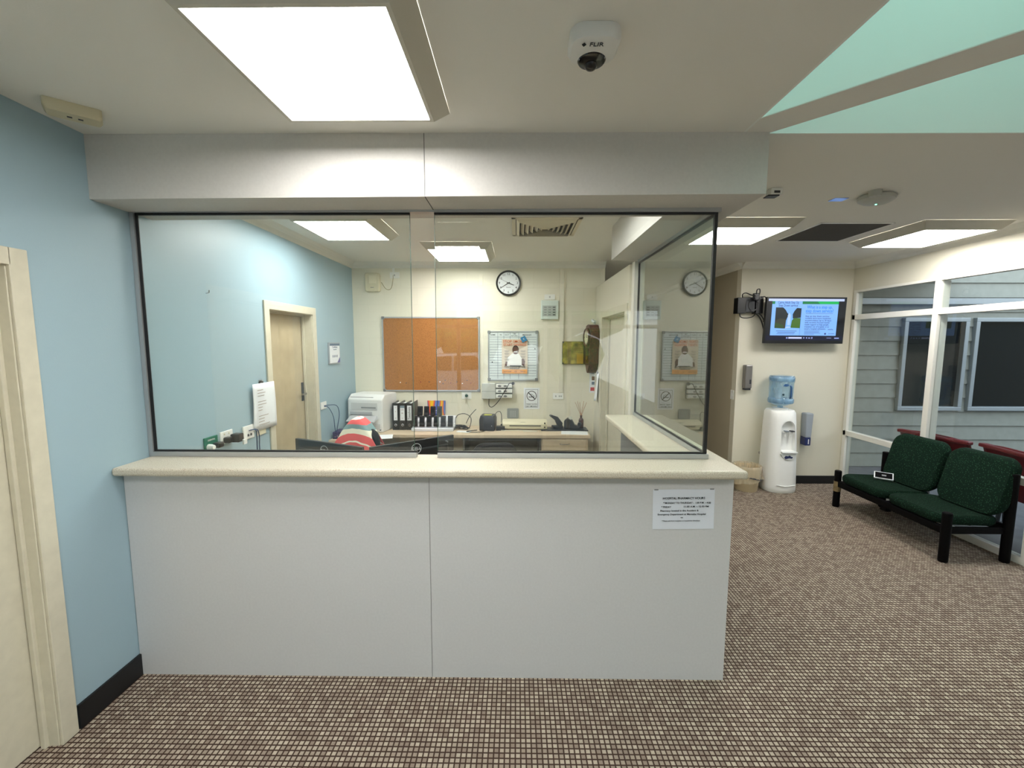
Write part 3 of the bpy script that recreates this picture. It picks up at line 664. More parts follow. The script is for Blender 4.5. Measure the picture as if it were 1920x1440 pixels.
MB().box(-w/2+.006, w*.25, -.022, -.02, -h/2+.006, h/2-.006).build('picture', mat('plaque_gold', (150, 130, 62), .12, .35, var=.35, scale=14), t)
MB().box(w*.02, w*.25, -.0225, -.0218, -h/2+.008, -h*.02).build('text_panel', mat('plaque_yellow', (180, 142, 40), .3), t)
MB().box(w*.25, w/2-.004, -.022, -.02, -h/2+.006, h/2-.006).build('side_panel', mat('plaque_brown', (70, 38, 26), .25), t)
b = MB()
for i in range(6): b.box(-w*.1, w*.2, -.0232, -.0226, h*.35-i*.022-.003, h*.35-i*.022)
b.build('printed_lines', mat('brown_ink', (110, 50, 30), .8), t)
for sx, sz in ((-1, -1), (-1, 1), (1, -1)): MB().cyl((sx*(w/2-.012), -.026, sz*(h/2-.012)), (sx*(w/2-.012), -.019, sz*(h/2-.012)), .010, 12).build('screw', DGREY, t)

# radio dock on the wall with black plug
t, w, h = wroot('charging_unit', 'grey wall unit with three rows of white outlets below the whiteboard', 'charger', 904, 718, 961, 747)
MB().box(-w/2, -.02, -.07, -.0005, -h/2, h/2).build('cover', mat('unit_grey', (196, 198, 192), .5), t, bevel=.006)
MB().box(-w/2, -.02, -.0715, -.0695, -.003, .001).build('joint', GREYP, t)
MB().box(-.018, w/2, -.03, -.0005, -h/2+.01, h/2).build('backplate', mat('unit_grey2', (150, 152, 150), .5), t)
for i in range(3):
    z = h/2-.03-i*.062; s_ = MB().box(-.016, w/2-.004, -.075, -.031, z-.022, z+.022).build('outlet_bar', WHITE, t, bevel=.004)
    for x in (.03, .10): MB().lathe([(.001, -.078), (.022, -.078), (.022, -.074), (.001, -.074)], (x, 0, z), 18, ax='Y', sy=.55).build('outlet', GREYP, s_)
pts = [at(960, 719, 'Y', 5.06), at(955, 719, 'Y', 5.05), at(948, 731, 'Y', 5.06), at(934, 753, 'Y', 5.08), at(923, 763, 'Y', 5.1), at(917, 760, 'Y', 5.1), at(917, 748, 'Y', 5.1)]
t = thing('black_cable', 'black cable with a round plug draped over the grey wall unit', 'cable', pts[0])
MB().tube([p-pts[0] for p in pts], .0045, 6).build('cable', BLK, t, smooth=True)
MB().lathe([(.001, -.03), (.014, -.028), (.02, -.01), (.02, .0), (.001, .001)], (.012, .01, 0), 16, ax='Y').build('plug', BLK, t, smooth=True)

# no smoking sign
t, w, h = wroot('no_smoking_sign', 'white no smoking sign with black lettering', 'sign', 982, 727, 1011.5, 767)
MB().box(-w/2, w/2, -.003, -.0005, -h/2, h/2).build('sheet', PAPER, t)
b = MB(); fy0, fy1 = -.0038, -.0029; a, c_ = w*.40, h*.42
b.box(-a, a, fy0, fy1, c_-.003, c_).box(-a, a, fy0, fy1, -c_, -c_+.003).box(-a, -a+.003, fy0, fy1, -c_, c_).box(a-.003, a, fy0, fy1, -c_, c_).build('border', INK, t)
b = MB(); zc = h*.12; r0, r1 = .054, .062; n = 40; v = []
for (r, yy) in ((r0, fy0), (r1, fy0)): v += [(r*math.cos(2*PI*i/n), yy, zc+r*math.sin(2*PI*i/n)) for i in range(n)]
b.add(v, [(i, (i+1) % n, n+(i+1) % n, n+i) for i in range(n)]); dd = .0065
b.prism([(-.045, zc+.037), (-.037, zc+.045), (.045, zc-.037), (.037, zc-.045)], 'Y', fy0-.0003, fy1)
b.build('ban_ring', mat('sign_black', (44, 26, 28), .7), t)
b = MB(); b.box(-.036, .036, fy0, fy1, zc-.018, zc-.009)
b.tube([(.02, fy0, zc-.006), (.03, fy0, zc+.004), (.014, fy0, zc+.010), (.004, fy0, zc+.02), (-.012, fy0, zc+.018)], .0022, 5); b.build('cigarette', INK, t)
lettering('text', [('THANK YOU FOR', 0, fy0, -h*.27, .024, 'CENTER', w*.68), ('NOT SMOKING', 0, fy0, -h*.37, .024, 'CENTER', w*.66)], t, INK)
# intercom plate
t, w, h = wroot('speaker_plate', 'grey rounded plate with round perforations above the laminator', 'speaker', 951, 765.5, 972.5, 784)
b = MB(); b.sections([[(x, y, z) for x, z in rrect(w, h, .014, 4)] for y in (-.0005, -.02)]); b.build('plate', mat('plate_grey', (140, 142, 140), .5), t)
b = MB()
for i in range(5):
    for j in range(4): b.cyl((-.032+.02*j, -.0215, -.036+.016*i), (-.032+.02*j, -.0195, -.036+.016*i), .0045, 8)
b.build('perforations', mat('plate_light', (196, 198, 196), .5), t)

# socket with plug under the corkboard
t, w, h = plate(866, 735, 884, 748, 'white double socket under the right end of the corkboard', 'wall_socket', ())
MB().lathe([(.001, -.045), (.014, -.044), (.018, -.03), (.02, -.0105), (.001, -.0102)], (.0, 0, 0), 16, ax='Y').build('plug', mat('teal_plug', (24, 66, 60), .5), t, smooth=True)

# wooden clock and calendars at the partition
t = thing('pendulum_clock', 'dark wooden pendulum wall clock at the partition', 'clock', (.945, 5.01, 1.68), -PI/2+.13)
b = MB()
O = [(0, .28), (.06, .27), (.115, .20), (.125, .12), (.10, .05), (.085, 0), (.085, -.18), (.06, -.22), (.03, -.27), (0, -.29)]
O = O + [(-x, z) for x, z in O[-2:0:-1]]
b.prism(O[::-1], 'Y', -.115, -.001).build('case', WOODD, t, bevel=.006)
MB().lathe([(.085, -.135), (.10, -.14), (.112, -.13), (.112, -.112), (.085, -.112)], (0, 0, .13), 36, ax='Y', ring=True).build('bezel', WOODD, t, smooth=True)
MB().cyl((0, -.128, .13), (0, -.114, .13), .09, 32).build('dial', mat('aged_dial', (206, 200, 170), .5), t)
lettering('numerals', [(s_, .07*math.sin(i*PI/2), -.129, .13+.07*math.cos(i*PI/2), .022) for i, s_ in enumerate(('XII', 'III', 'VI', 'IX'))], t, INK)
MB().box(-.003, .003, -.131, -.1285, .13, .19).box(0, .04, -.131, -.1285, .127, .133).build('hands', BLK, t)
MB().box(-.055, .055, -.118, -.114, -.17, 0).build('pendulum_glass', mat('dark_window', (30, 18, 14), .1), t)
MB().cyl((0, -.121, -.11), (0, -.117, -.11), .025, 20).box(-.003, .003, -.121, -.117, -.1, 0).build('pendulum', mat('brass', (180, 140, 60), .3, .9), t)
q = at(1124, 615, 'X', .9)
t = tag(MB().tube([(0, 0, 0), (-.02, .01, .018), (-.01, .04, .03), (.02, .06, .012), (.01, .03, -.005)], .014, 8).build('crumpled_tissue', PAPER, smooth=True), 'crumpled pale wrapper lying on top of the wooden clock', 'wrapper'); t.location = (.905, 4.985, 1.984)
q0 = at(1105.5, 695, 'Y', YB); q1 = at(1118.5, 736, 'Y', YB)
t = thing('calendar', 'white calendar with small pictures and a red box under the wooden clock', 'calendar', ((q0.x+q1.x)/2, YB, (q0.z+q1.z)/2)); w, h = q1.x-q0.x, q0.z-q1.z
MB().box(-w/2, w/2, -.006, -.0005, -h/2, h/2).build('sheet', PAPER, t)
MB().box(-w*.35, w*.3, -.0068, -.006, -h*.42, -h*.26).build('red_box', mat('print_red', (200, 62, 62), .7), t)
MB().box(-w*.2, w*.28, -.0068, -.006, h*.06, h*.24).build('picture', mat('print_brown', (112, 84, 56), .7), t)
MB().box(-w*.2, w*.25, -.0068, -.006, -h*.14, h*.0).build('lower_picture', mat('print_steel', (96, 112, 132), .7), t)
lettering('text', [('2024', 0, -.0068, h*.38, .025)], t, INK)
t = thing('hanging_brochure', 'curled white brochure pinned to the partition below the wooden clock', 'brochure', (.9545, 4.93, 1.24), -PI/2)
b = MB(); b.grid(lambda u, v: ((u-.5)*.15+.02*(1-v), -.006-.03*math.sin(u*PI)*(1-v)-.03*(1-v)*u, (v-.5)*.32), 8, 8); b.build('pages', PAPER, t, solid=.001, smooth=True)
MB().box(-.03, .03, -.009, -.007, .145, .17).build('clip', DGREY, t, bevel=.002)

# ------------------------------------------------------------------ blue wall items (inside the office)
def lroot(name, label, cat, u0, v0, u1, v1, group=None, X=XL):
    a, c = at(u0, v0, 'X', X), at(u1, v1, 'X', X); y = (a.y+c.y)/2
    za = at(u0, v0, 'X', X).z; zc = at(u1, v1, 'X', X).z
    t = thing(name, label, cat, (X, y, (za+zc)/2), PI/2, group); return t, abs(c.y-a.y), abs(za-zc)
t, w, h = lroot('printed_notice', 'white printed page hanging by a clip on the blue wall', 'paper', 468, 723, 512, 795)
w, h = .28, .36
b = MB(); b.grid(lambda u, v: ((u-.5)*w, -.012-.012*math.sin(v*2)-.018*(1-v)*u, (v-.5)*h), 8, 8); b.build('sheet', PAPER, t, solid=.0006, smooth=True)
b = MB(); random.seed(3)
for i in range(13):
    z = h/2-.05-i*.022
    if i in (3, 8): continue
    b.box(-.10, -.10+random.uniform(.05, .14), -.034, -.0335, z-.0022, z+.0022)
b.build('printed_lines', mat('grey_print', (150, 140, 130), .8), t)
MB().box(-.035, .01, -.018, -.004, h/2-.012, h/2+.012).build('bulldog_clip', BLK, t, bevel=.003)
MB().cyl((-.018, -.025, h/2+.02), (-.018, 0, h/2+.02), .007, 12).build('pin', ALU, t)
t, w, h = lroot('framed_certificate', 'small framed certificate with purple corners on the blue wall', 'certificate', 612, 643, 636.5, 680)
w, h = .27, .23
MB().box(-w/2, w/2, -.018, -.0005, -h/2, h/2).build('frame', mat('silver_frame', (150, 156, 160), .35), t, bevel=.002)
MB().box(-w/2+.012, w/2-.012, -.0195, -.018, -h/2+.012, h/2-.012).build('page', PAPER, t)
MB().prism([(w/2-.012, -h/2+.012), (w/2-.012, -h/2+.07), (w/2-.08, -h/2+.012)], 'Y', -.0203, -.0195).build('purple_corner', mat('print_purple', (104, 98, 156), .7), t)
MB().box(-w/2+.012, w/2-.012, -.0203, -.0195, h/2-.035, h/2-.012).build('header_band', mat('print_steel', (96, 112, 132), .7), t)
lettering('title_text', [('Certificate', 0, -.0205, h/2-.05, .03), ('of appreciation', 0, -.0205, h/2-.075, .014)], t, mat('print_steel', (96, 112, 132), .7))
b = MB()
for i in range(4): b.box(-.06+.035*i, -.045+.035*i, -.0203, -.0195, -.045, -.02)
b.build('seals', mat('print_steel', (96, 112, 132), .7), t)
t = tag(MB().cyl((0, 0, 0), (.02, 0, .004), .003, 8).cyl((.02, 0, .004), (.022, 0, .02), .003, 8).build('wall_hook', CHROME), 'tiny metal hook screwed into the blue office wall', 'hook'); t.location = at(386, 550, 'X', XL)
def lplate(name, label, cat, u0, v0, u1, v1, m=WHITE, w=None, h=None, d=.011):
    t, w_, h_ = lroot(name, label, cat, u0, v0, u1, v1); w = w or w_; h = h or h_
    MB().box(-w/2, w/2, -d, -.0005, -h/2, h/2).build('plate', m, t, bevel=.003); return t, w, h
t, w, h = lplate('blank_plate', 'blank cream wall plate tucked under the hanging page', 'wall plate', 478, 792, 497, 810, mat('cream_light', (0, 0, 0)), .115, .115)
t, w, h = lplate('data_socket', 'white data socket with two dark blue leads left of the blank plate', 'wall socket', 452, 803, 476, 817, WHITE, .125, .10)
NAVY = mat('navy_cable', (30, 60, 96), .5)
for k in (-.02, .012): MB().box(k, k+.02, -.0125, -.011, -.03, -.012).build('outlet', DGREY, t)
for k, xx in ((0, .0), (1, .03)): MB().tube([(-.005+k*.02, -.012, .012), (.02+xx*.5, -.05, .012), (.035+xx, -.045, -.05), (.04+xx, -.04, -.15), (.05+xx*1.6, -.04, -.4)], .004, 6).build('lead', NAVY, t, smooth=True)
t, w, h = lplate('wall_socket', 'white double socket carrying a black plug pack on the blue wall', 'wall socket', 410, 812, 435, 826, WHITE, .12, .085)
for k in (-.025, .02): MB().box(k-.005, k+.005, -.0135, -.011, .018, .028).build('rocker', CREAMP, t)
MB().box(-.045, .0, -.055, -.0125, -.035, .005).build('black_plug', BLK, t, bevel=.008); MB().box(.0, .06, -.09, -.03, -.04, .018).build('plug_pack', BLK, t, bevel=.008)
MB().box(.03, .065, -.105, -.095, -.06, -.025).build('tag', WHITE, t)
t, w, h = lplate('wall_socket', 'green wall socket with a white and a black plug on the blue wall', 'wall socket', 381, 823, 406, 838, mat('green_plate', (22, 104, 78), .4), .12, .085)
lettering('text', [('ESSENTIAL', 0, -.0115, .022, .014)], t, WHITE)
MB().lathe([(.001, -.05), (.014, -.049), (.019, -.03), (.02, -.0125), (.001, -.0123)], (-.03, 0, -.02), 16, ax='Y').build('white_plug', WHITE, t, smooth=True)
MB().box(.0, .05, -.06, -.0125, -.035, .0).build('black_plug', BLK, t, bevel=.008)
t, w, h = lplate('data_socket', 'white data socket with blue leads beside the printer', 'wall socket', 600, 752, 611, 768, WHITE, .12, .075)
MB().tube([(0, -.012, -.005), (.03, -.05, .0), (.17, -.07, -.03), (.22, -.07, -.14), (.16, -.06, -.33), (.22, -.07, -.4)], .004, 6).build('lead', NAVY, t, smooth=True)
MB().tube([(0, -.012, -.01), (.04, -.04, -.03), (.1, -.06, -.14), (.14, -.06, -.3), (.26, -.07, -.38)], .004, 6).build('lead', NAVY, t, smooth=True)

# ------------------------------------------------------------------ office desks and what stands on them
DZ = 0.72
t = thing('office_desk', 'long beige laminate desk with drawers along the office back wall', 'desk', (-.58, 4.9, 0))
MB().prism([(-1.4, -.55), (-.95, -.55), (-.95, -.262), (1.405, -.262), (1.405, .262), (-1.4, .262)], 'Z', DZ-.036, DZ).build('desktop', DESKM, t, bevel=.003)
PED = mat('pedestal_beige', (198, 180, 154), .5, var=.02, scale=12); DKK = mat('desk_dark_panel', (84, 80, 74), .7)
c = MB().box(.86, 1.385, -.235, .25, 0.02, DZ-.04).build('pedestal', PED, t, bevel=.002)
for i, (z0, z1) in enumerate(((.545, .675), (.30, .535), (.05, .29))):
    dr = MB().box(.875, 1.36, -.253, -.236, z0, z1).build('drawer', PED, t, bevel=.002)
    MB().tube([(1.07, -.254, z1-.05), (1.075, -.275, z1-.055), (1.165, -.275, z1-.055), (1.17, -.254, z1-.05)], .004, 6).build('handle', CHROME, dr)
MB().box(.84, .856, -.24, .25, 0, DZ-.04).build('side_panel', DKK, t)
MB().box(-.0, .84, .235, .25, .15, DZ-.04).build('back_panel', mat('lit_wall_grey', (134, 130, 120), .7), t)  # panel takes the grey of the lit wall behind the desk
MB().box(-.02, 0, -.24, .25, 0, DZ-.04).build('support_panel', DKK, t)
MB().box(-1.39, -1.37, -.5, .25, 0, DZ-.04).build('end_panel', DKK, t)

# printer
t = thing('laser_printer', 'white laser printer standing at the left end of the back desk', 'printer', (-1.705, 4.955, DZ), math.radians(-10))
PW = mat('printer_white', (228, 228, 226), .4); w, d_, h = .43, .37, .43
MB().prism([(-d_/2, 0), (d_/2, 0), (d_/2, h-.02), (d_/2-.02, h), (-d_/2+.07, h), (-d_/2, h-.055)], 'X', -w/2, w/2).build('body', PW, t, bevel=.012, seg=3)
MB().box(-w*.46, w*.22, -d_/2-.004+.03, -d_/2+.06, h-.047, h-.030).build('control_strip', DGREY, t, bevel=.003)
MB().box(-w*.40, w*.36, -d_/2-.004, -d_/2+.002, .255, .34).build('front_panel', mat('printer_shade', (206, 206, 204), .45), t, bevel=.004)
MB().box(-w*.1, w*.32, -d_/2-.007, -d_/2-.003, .275, .292).build('panel_slot', mat('slot_grey', (140, 142, 144), .5), t)
MB().box(-w*.42, w*.22, -d_/2-.012, -d_/2, .20, .235).build('paper_slot', mat('printer_shade2', (180, 180, 182), .5), t, bevel=.003)
b = MB(); b.hexa([(-w*.44, -d_/2-.10, .13), (w*.38, -d_/2-.10, .13), (w*.38, -d_/2+.01, .16), (-w*.44, -d_/2+.01, .16), (-w*.42, -d_/2-.10, .14), (w*.36, -d_/2-.10, .14), (w*.34, -d_/2+.01, .20), (-w*.42, -d_/2+.01, .20)])
b.build('fold_down_tray', mat('printer_shade2', (0, 0, 0)), t, bevel=.004)
MB().box(w*.08, w*.3, -d_/2-.015, -d_/2-.008, .175, .185).build('badge', DGREY, t)
MB().box(-w*.44, w*.44, -d_/2-.006, -d_/2+.002, .03, .10).build('lower_drawer', mat('printer_shade', (0, 0, 0)), t, bevel=.004)
MB().cyl((w/2-.03, -d_/2-.004, .03), (w/2-.03, -d_/2+.002, .03), .009, 14).build('power_button', DGREY, t)
MB().prism([(-.02, .03), (.05, .03), (.03, .13), (-.03, .16)], 'X', -w/2-.03, -w/2).build('side_tray', mat('printer_shade2', (0, 0, 0)), t)
t = thing('box_file', 'dark purple patterned box beside papers left of the towel', 'box', (-1.80, 4.48, DZ), math.radians(3))
MB().box(-.16, .12, -.07, .12, 0, .075).build('box', mat('dark_purple', (48, 36, 76), .5, var=.4, scale=60), t, bevel=.003)
b = MB()
for i in range(9): b.box(-.14+.025*i, -.125+.025*i, -.0712, -.0702, .022, .03+.012*(i % 3))
b.build('box_print', mat('box_print', (140, 110, 120), .7), t)
t = thing('loose_papers', 'loose white papers lying on the desk in front of the printer', 'papers', (-1.70, 4.5, DZ+.0765), math.radians(12))
b = MB(); b.box(-.12, .12, .0, .12, 0, .004)
b.build('sheet', PAPER, t)
t = tag(MB().box(-.15, .15, -.10, .10, 0, .004).build('document', PAPER), 'white sheet on the desk corner under the front of the printer', 'paper'); t.location = (-1.50, 4.50, DZ+.0005); t.rotation_euler[2] = .25
# lever arch files
def binder(x, lab, w, txt, lw=.045, tilt=0, big=False):
    t = thing('lever_arch_file', lab, 'binder', (x, 4.885, DZ), 0, 'lever arch files beside the printer', ry=0)
    W_ = .075; H_ = .318
    b = MB(); b.box(-W_/2, W_/2, 0, .004, 0, H_).box(-W_/2, -W_/2+.003, 0, .27, 0, H_).box(W_/2-.003, W_/2, 0, .27, 0, H_+(.006 if big else 0)); b.build('cover', BLK, t, bevel=.001)
    MB().box(-W_/2+.006, W_/2-.006, .03, .25, .006, H_-.02).build('pages', PAPER, t)
    lb = MB().box(-lw/2, lw/2, -.0015, -.0002, .115, .29).build('label_sheet', PAPER, t)
    if big: lettering('label_text', [(txt, 0, -.002, .20, .042, 'CENTER', .15, -PI/2)], lb, INK)
    else:
        lettering('label_text', [(s_, 0, -.002, z, .016) for s_, z in txt], lb, RED)
        if txt[0][0] != '17': MB().box(-lw/2, lw/2, -.0022, -.0015, .262, .29).build('label_band', mat('label_grey', (120, 140, 150), .6), lb)
    MB().lathe([(.008, -.003), (.015, -.003), (.016, -.0002), (.008, -.0002)], (0, 0, .06), 20, ax='Y', ring=True).build('finger_ring', CHROME, t)
    return t
binder(-1.418, 'black lever arch file with a short narrow label, next to the printer', .3, [('17', .265), ('A', .22), ('Z', .14)], .042)
binder(-1.338, 'black lever arch file with a grey-headed label, middle of the three', .3, [('LOG', .24), ('ED', .2), ('01', .14)], .052)
binder(-1.256, 'black lever arch file labelled with large vertical lettering', .3, 'Timesheets', .05, big=True)
# rainbow brochure leaning on the wall
t = thing('rainbow_brochure', 'rainbow coloured brochure leaning on the wall behind the charger', 'brochure', (-.985, 5.135, DZ), rx=math.radians(-4))
b = MB()
b.grid(lambda u, v: ((u-.5)*(.225-.02*(1-v)), -.012, .02+v*.295), 6, 10)
RB, nn, bb = node_mat('rainbow_print', .4)
tcn = nn.nodes.new('ShaderNodeTexCoord'); wv = nn.nodes.new('ShaderNodeTexWave'); wv.inputs['Scale'].default_value = 2.4; wv.inputs['Distortion'].default_value = 9; wv.inputs['Detail'].default_value = 1
rp = nn.nodes.new('ShaderNodeValToRGB'); nn.links.new(tcn.outputs['Object'], wv.inputs[0]); nn.links.new(wv.outputs[0], rp.inputs[0]); nn.links.new(rp.outputs[0], bb.inputs['Base Color'])
e = rp.color_ramp.elements; e[0].color = rgb((70, 80, 170)); e[1].color = rgb((240, 200, 40))
for p_, c_ in ((.25, (110, 150, 220)), (.45, (110, 115, 125)), (.62, (226, 70, 90)), (.8, (240, 130, 60))): k = e.new(p_); k.color = rgb(c_)
b.build('sheet', RB, t, solid=.001)
lettering('text', [('PRIDE', .0, -.0135, .19, .022), ('health', .0, -.0135, .165, .016)], t, PAPER)
# radio charger with handsets
CH = (-.975, 4.93)
t = thing('charging_dock', 'silver multi-bay charging dock on the back desk', 'charger', (CH[0], CH[1], DZ), 0)
SIL = mat('silver_plastic', (206, 208, 214), .35)
MB().prism([(-.12, 0), (.12, 0), (.12, .15), (.03, .13), (-.02, .05), (-.12, .035)], 'X', -.245, .245).build('base', SIL, t, bevel=.008, seg=3)
b = MB()
for i in range(6): b.box(-.2085+.083*(i+.5)-.006, -.2085+.083*(i+.5)+.010, -.075, -.03, .045, .085)
b.build('bay_dividers', PAPER, t, bevel=.002)
def handset(x, y, z, lab):
    t = thing('pager_handset', lab, 'handset', (x, y, z), 0, 'black handsets in the charging dock', rx=math.radians(-12))
    MB().box(-.029, .029, -.016, .016, 0, .125).build('body', BLK, t, bevel=.005)
    MB().box(-.018, .018, -.018, -.0155, .05, .10).build('screen', mat('handset_screen', (34, 36, 40), .2), t)
    MB().box(-.024, .024, -.021, -.0155, .012, .03).build('foot', BLK, t, bevel=.003)
    return t
h0 = handset(CH[0]-.21, CH[1]-.085, DZ+.052, 'black pager handset in the front row of the silver charging dock')
for i in range(1, 6): dup(h0, None, (CH[0]-.21+.083*i, CH[1]-.085, DZ+.052))
h1 = dup(h0, 'black pager handset in the raised back row of the silver charging dock', (CH[0]-.18, CH[1]+.06, DZ+.142))
for i in range(1, 4): dup(h1, None, (CH[0]-.18+.077*i, CH[1]+.06, DZ+.142))
# cables
def cable(name, lab, pts, r, m, cat='cable'):
    o = pts[0]; c_ = MB().tube([Vector(p)-Vector(o) for p in pts], r, 6, mi=0).build(name, m, smooth=True); c_.location = o
    return tag(c_, lab, cat)
p_plug = at(876, 744, 'Y', 5.11)
cable('charger_cable', 'white and grey cable dropping from the teal plug to the desk', [p_plug, at(877, 752, 'Y', 5.09), at(881, 764, 'Y', 5.08), at(893, 780, 'Y', 5.06), at(898, 786, 'Y', 5.04), Vector((-.40, 5.03, DZ+.01))], .004, mat('ivory_cable', (214, 212, 196), .5))
pts = []
for i in range(46):
    a = i*.9; r = .045+.02*math.sin(i*1.7); pts.append((-.66+r*1.7*math.cos(a), 4.95+r*.9*math.sin(a), DZ+.008+.035*abs(math.sin(i*.37))))
cable('coiled_cable', 'tangled black cable heaped beside the charging dock', pts, .0045, BLK)
cable('black_lead', 'black lead arching from the charging dock to the cable heap', [(-.73, 5.02, DZ+.12), (-.70, 5.03, DZ+.16), (-.62, 5.04, DZ+.17), (-.55, 5.04, DZ+.12), (-.56, 5.0, DZ+.02), (-.60, 4.97, DZ+.01)], .0045, BLK)
cable('grey_lead', 'black lead running up from the desk to the hanging white cable', [(-.61, 5.05, DZ+.05), (-.57, 5.06, DZ+.13), (-.52, 5.07, DZ+.19), (-.49, 5.08, DZ+.22)], .0045, BLK)
cable('black_lead', 'black looped lead lying on the desk in front of the label printer', [(-.36, 4.81, DZ+.012), (-.42, 4.765, DZ+.006), (-.52, 4.76, DZ+.006), (-.575, 4.80, DZ+.006), (-.52, 4.84, DZ+.006), (-.46, 4.87, DZ+.006)], .0045, BLK)
t = tag(MB().box(-.09, .07, -.04, .04, 0, .002).build('slip', PAPER), 'white paper slip under the cables beside the charging dock', 'paper'); t.location = (-.60, 4.80, DZ+.0003); t.rotation_euler[2] = -.2
t = thing('label_printer', 'square dark grey label printer with a yellow sticker on the back desk', 'printer', (-.335, 4.94, DZ), math.radians(-6))
b = MB(); b.sections([[(x, y, z) for x, y in rrect(w_, d2, .012, 3)] for (w_, d2, z) in ((.175, .20, .004), (.18, .205, .13), (.155, .18, .175))]); b.build('body', mat('slate_plastic', (44, 46, 54), .45), t, smooth=True)
MB().box(-.045, .045, -.04, .03, .1755, .178).build('yellow_sticker', mat('yellow_sticker', (196, 196, 90), .6), t)
MB().box(.055, .062, -.1045, -.1025, .06, .066).build('indicator', WHITE, t); MB().box(-.08, .08, -.106, -.101, .01, .02).build('feed_slot', BLK, t)
t = tag(MB().box(-.05, .05, -.035, .035, 0, .05).build('power_adapter', BLK, bevel=.006), 'black power adapter brick between the label printer and the laminator', 'adapter'); t.location = (-.185, 4.90, DZ)
cable('adapter_lead', 'thin black lead hooking down to the power adapter', [(-.26, 4.99, DZ+.15), (-.24, 5.02, DZ+.19), (-.20, 5.03, DZ+.20), (-.18, 5.02, DZ+.16), (-.18, 4.99, DZ+.07)], .004, BLK)
t = tag(MB().lathe([(.008, .0), (.018, .01), (.013, .05), (.006, .06), (.001, .06)], n=14).build('plug', BLK, smooth=True), 'black plug standing beside the power adapter', 'plug'); t.location = (-.175, 5.0, DZ+.02-.02)
t = thing('laminator', 'long cream laminator on the back desk', 'laminator', (.10, 4.985, DZ), math.radians(-1))
MB().prism([(-.085, .012), (.085, .012), (.085, .085), (.03, .115), (-.06, .10), (-.085, .07)], 'X', -.265, .265).build('body', CREAMP, t, bevel=.01, seg=3)
b = MB(); b.box(-.18, .19, -.0885, -.083, .045, .062); b.build('feed_slot', mat('slot_shadow_grey', (120, 116, 104), .6), t, bevel=.002)
for z in (.038, .085): MB().cyl((.235, -.089, z), (.235, -.083, z), .009, 14).build('button', BLK, t)
b = MB()
for x in (-.24, .24): b.box(x-.012, x+.012, -.07, .07, 0, .013)
b.build('feet', mat('foot_beige', (160, 152, 128), .6), t)
lettering('badge_text', [('Laminator', -.02, -.0775, .096, .014)], t, GREYP)
cable('cream_cable', 'cream power cord curling in front of the laminator', [(-.19, 4.93, DZ+.006), (-.17, 4.86, DZ+.006), (-.08, 4.85, DZ+.006), (.05, 4.865, DZ+.006), (.17, 4.845, DZ+.006), (.24, 4.83, DZ+.006), (.20, 4.80, DZ+.006), (.08, 4.82, DZ+.006)], .0042, mat('ivory_cable', (0, 0, 0)))
t = tag(MB().box(-.31, .24, -.10, .10, 0, .012).build('desk_pad', mat('black_folder', (30, 32, 38), .3), bevel=.003), 'flat black folder under the hole punch and the reed diffuser', 'folder'); t.location = (.60, 4.955, DZ)
t = thing('hole_punch', 'black hole punch with a raised lever on the black folder', 'hole punch', (.49, 4.99, DZ+.0125), math.radians(15))
MB().box(-.06, .06, -.04, .04, 0, .03).build('base', BLK, t, bevel=.004)
MB().prism([(.055, .02), (.06, .06), (.0, .135), (-.085, .165), (-.10, .15), (-.03, .095), (.0, .03)], 'Y', -.025, .025).build('lever', BLK, t, bevel=.005)
t = thing('tape_dispenser', 'black heavy tape dispenser holding a pale roll on the black folder', 'tape dispenser', (.635, 4.97, DZ+.0125), math.radians(-12))
MB().prism([(-.065, 0), (.11, 0), (.12, .03), (.06, .045), (.03, .10), (-.03, .125), (-.065, .09)], 'Y', -.035, .035).build('body', BLK, t, bevel=.005)
MB().box(-.012, .022, -.018, .018, .105, .14).build('tape_roll', mat('pale_tape', (206, 208, 196), .4), t, bevel=.006)
MB().cyl((.115, -.03, .055), (.115, .03, .055), .022, 14).build('roller', BLK, t)
t = thing('reed_diffuser', 'brown glass bottle with wooden reeds at the right end of the desk', 'diffuser', (.775, 5.0, DZ+.0125))
MB().lathe([(.001, 0), (.028, .001), (.030, .01), (.030, .09), (.024, .11), (.013, .118), (.013, .145), (.015, .147), (.015, .152), (.001, .152)], n=24).build('bottle', mat('amber_glass', (66, 30, 18), .08), t, smooth=True)
for i, (dx, dy) in enumerate(((-.075, .0), (-.045, .02), (-.02, -.01), (.03, .01), (.06, -.01))): MB().cyl((0, 0, .14), (dx, dy, .31+.01*(i % 2)), .0022, 6).build('reed', mat('reed_wood', (170, 120, 80), .7), t)
t = tag(MB().box(-.15, .15, -.09, .09, 0, .003).build('document', PAPER), 'white printed page at the right front corner of the desk', 'paper'); t.location = (.665, 4.765, DZ+.0003); t.rotation_euler[2] = -.12

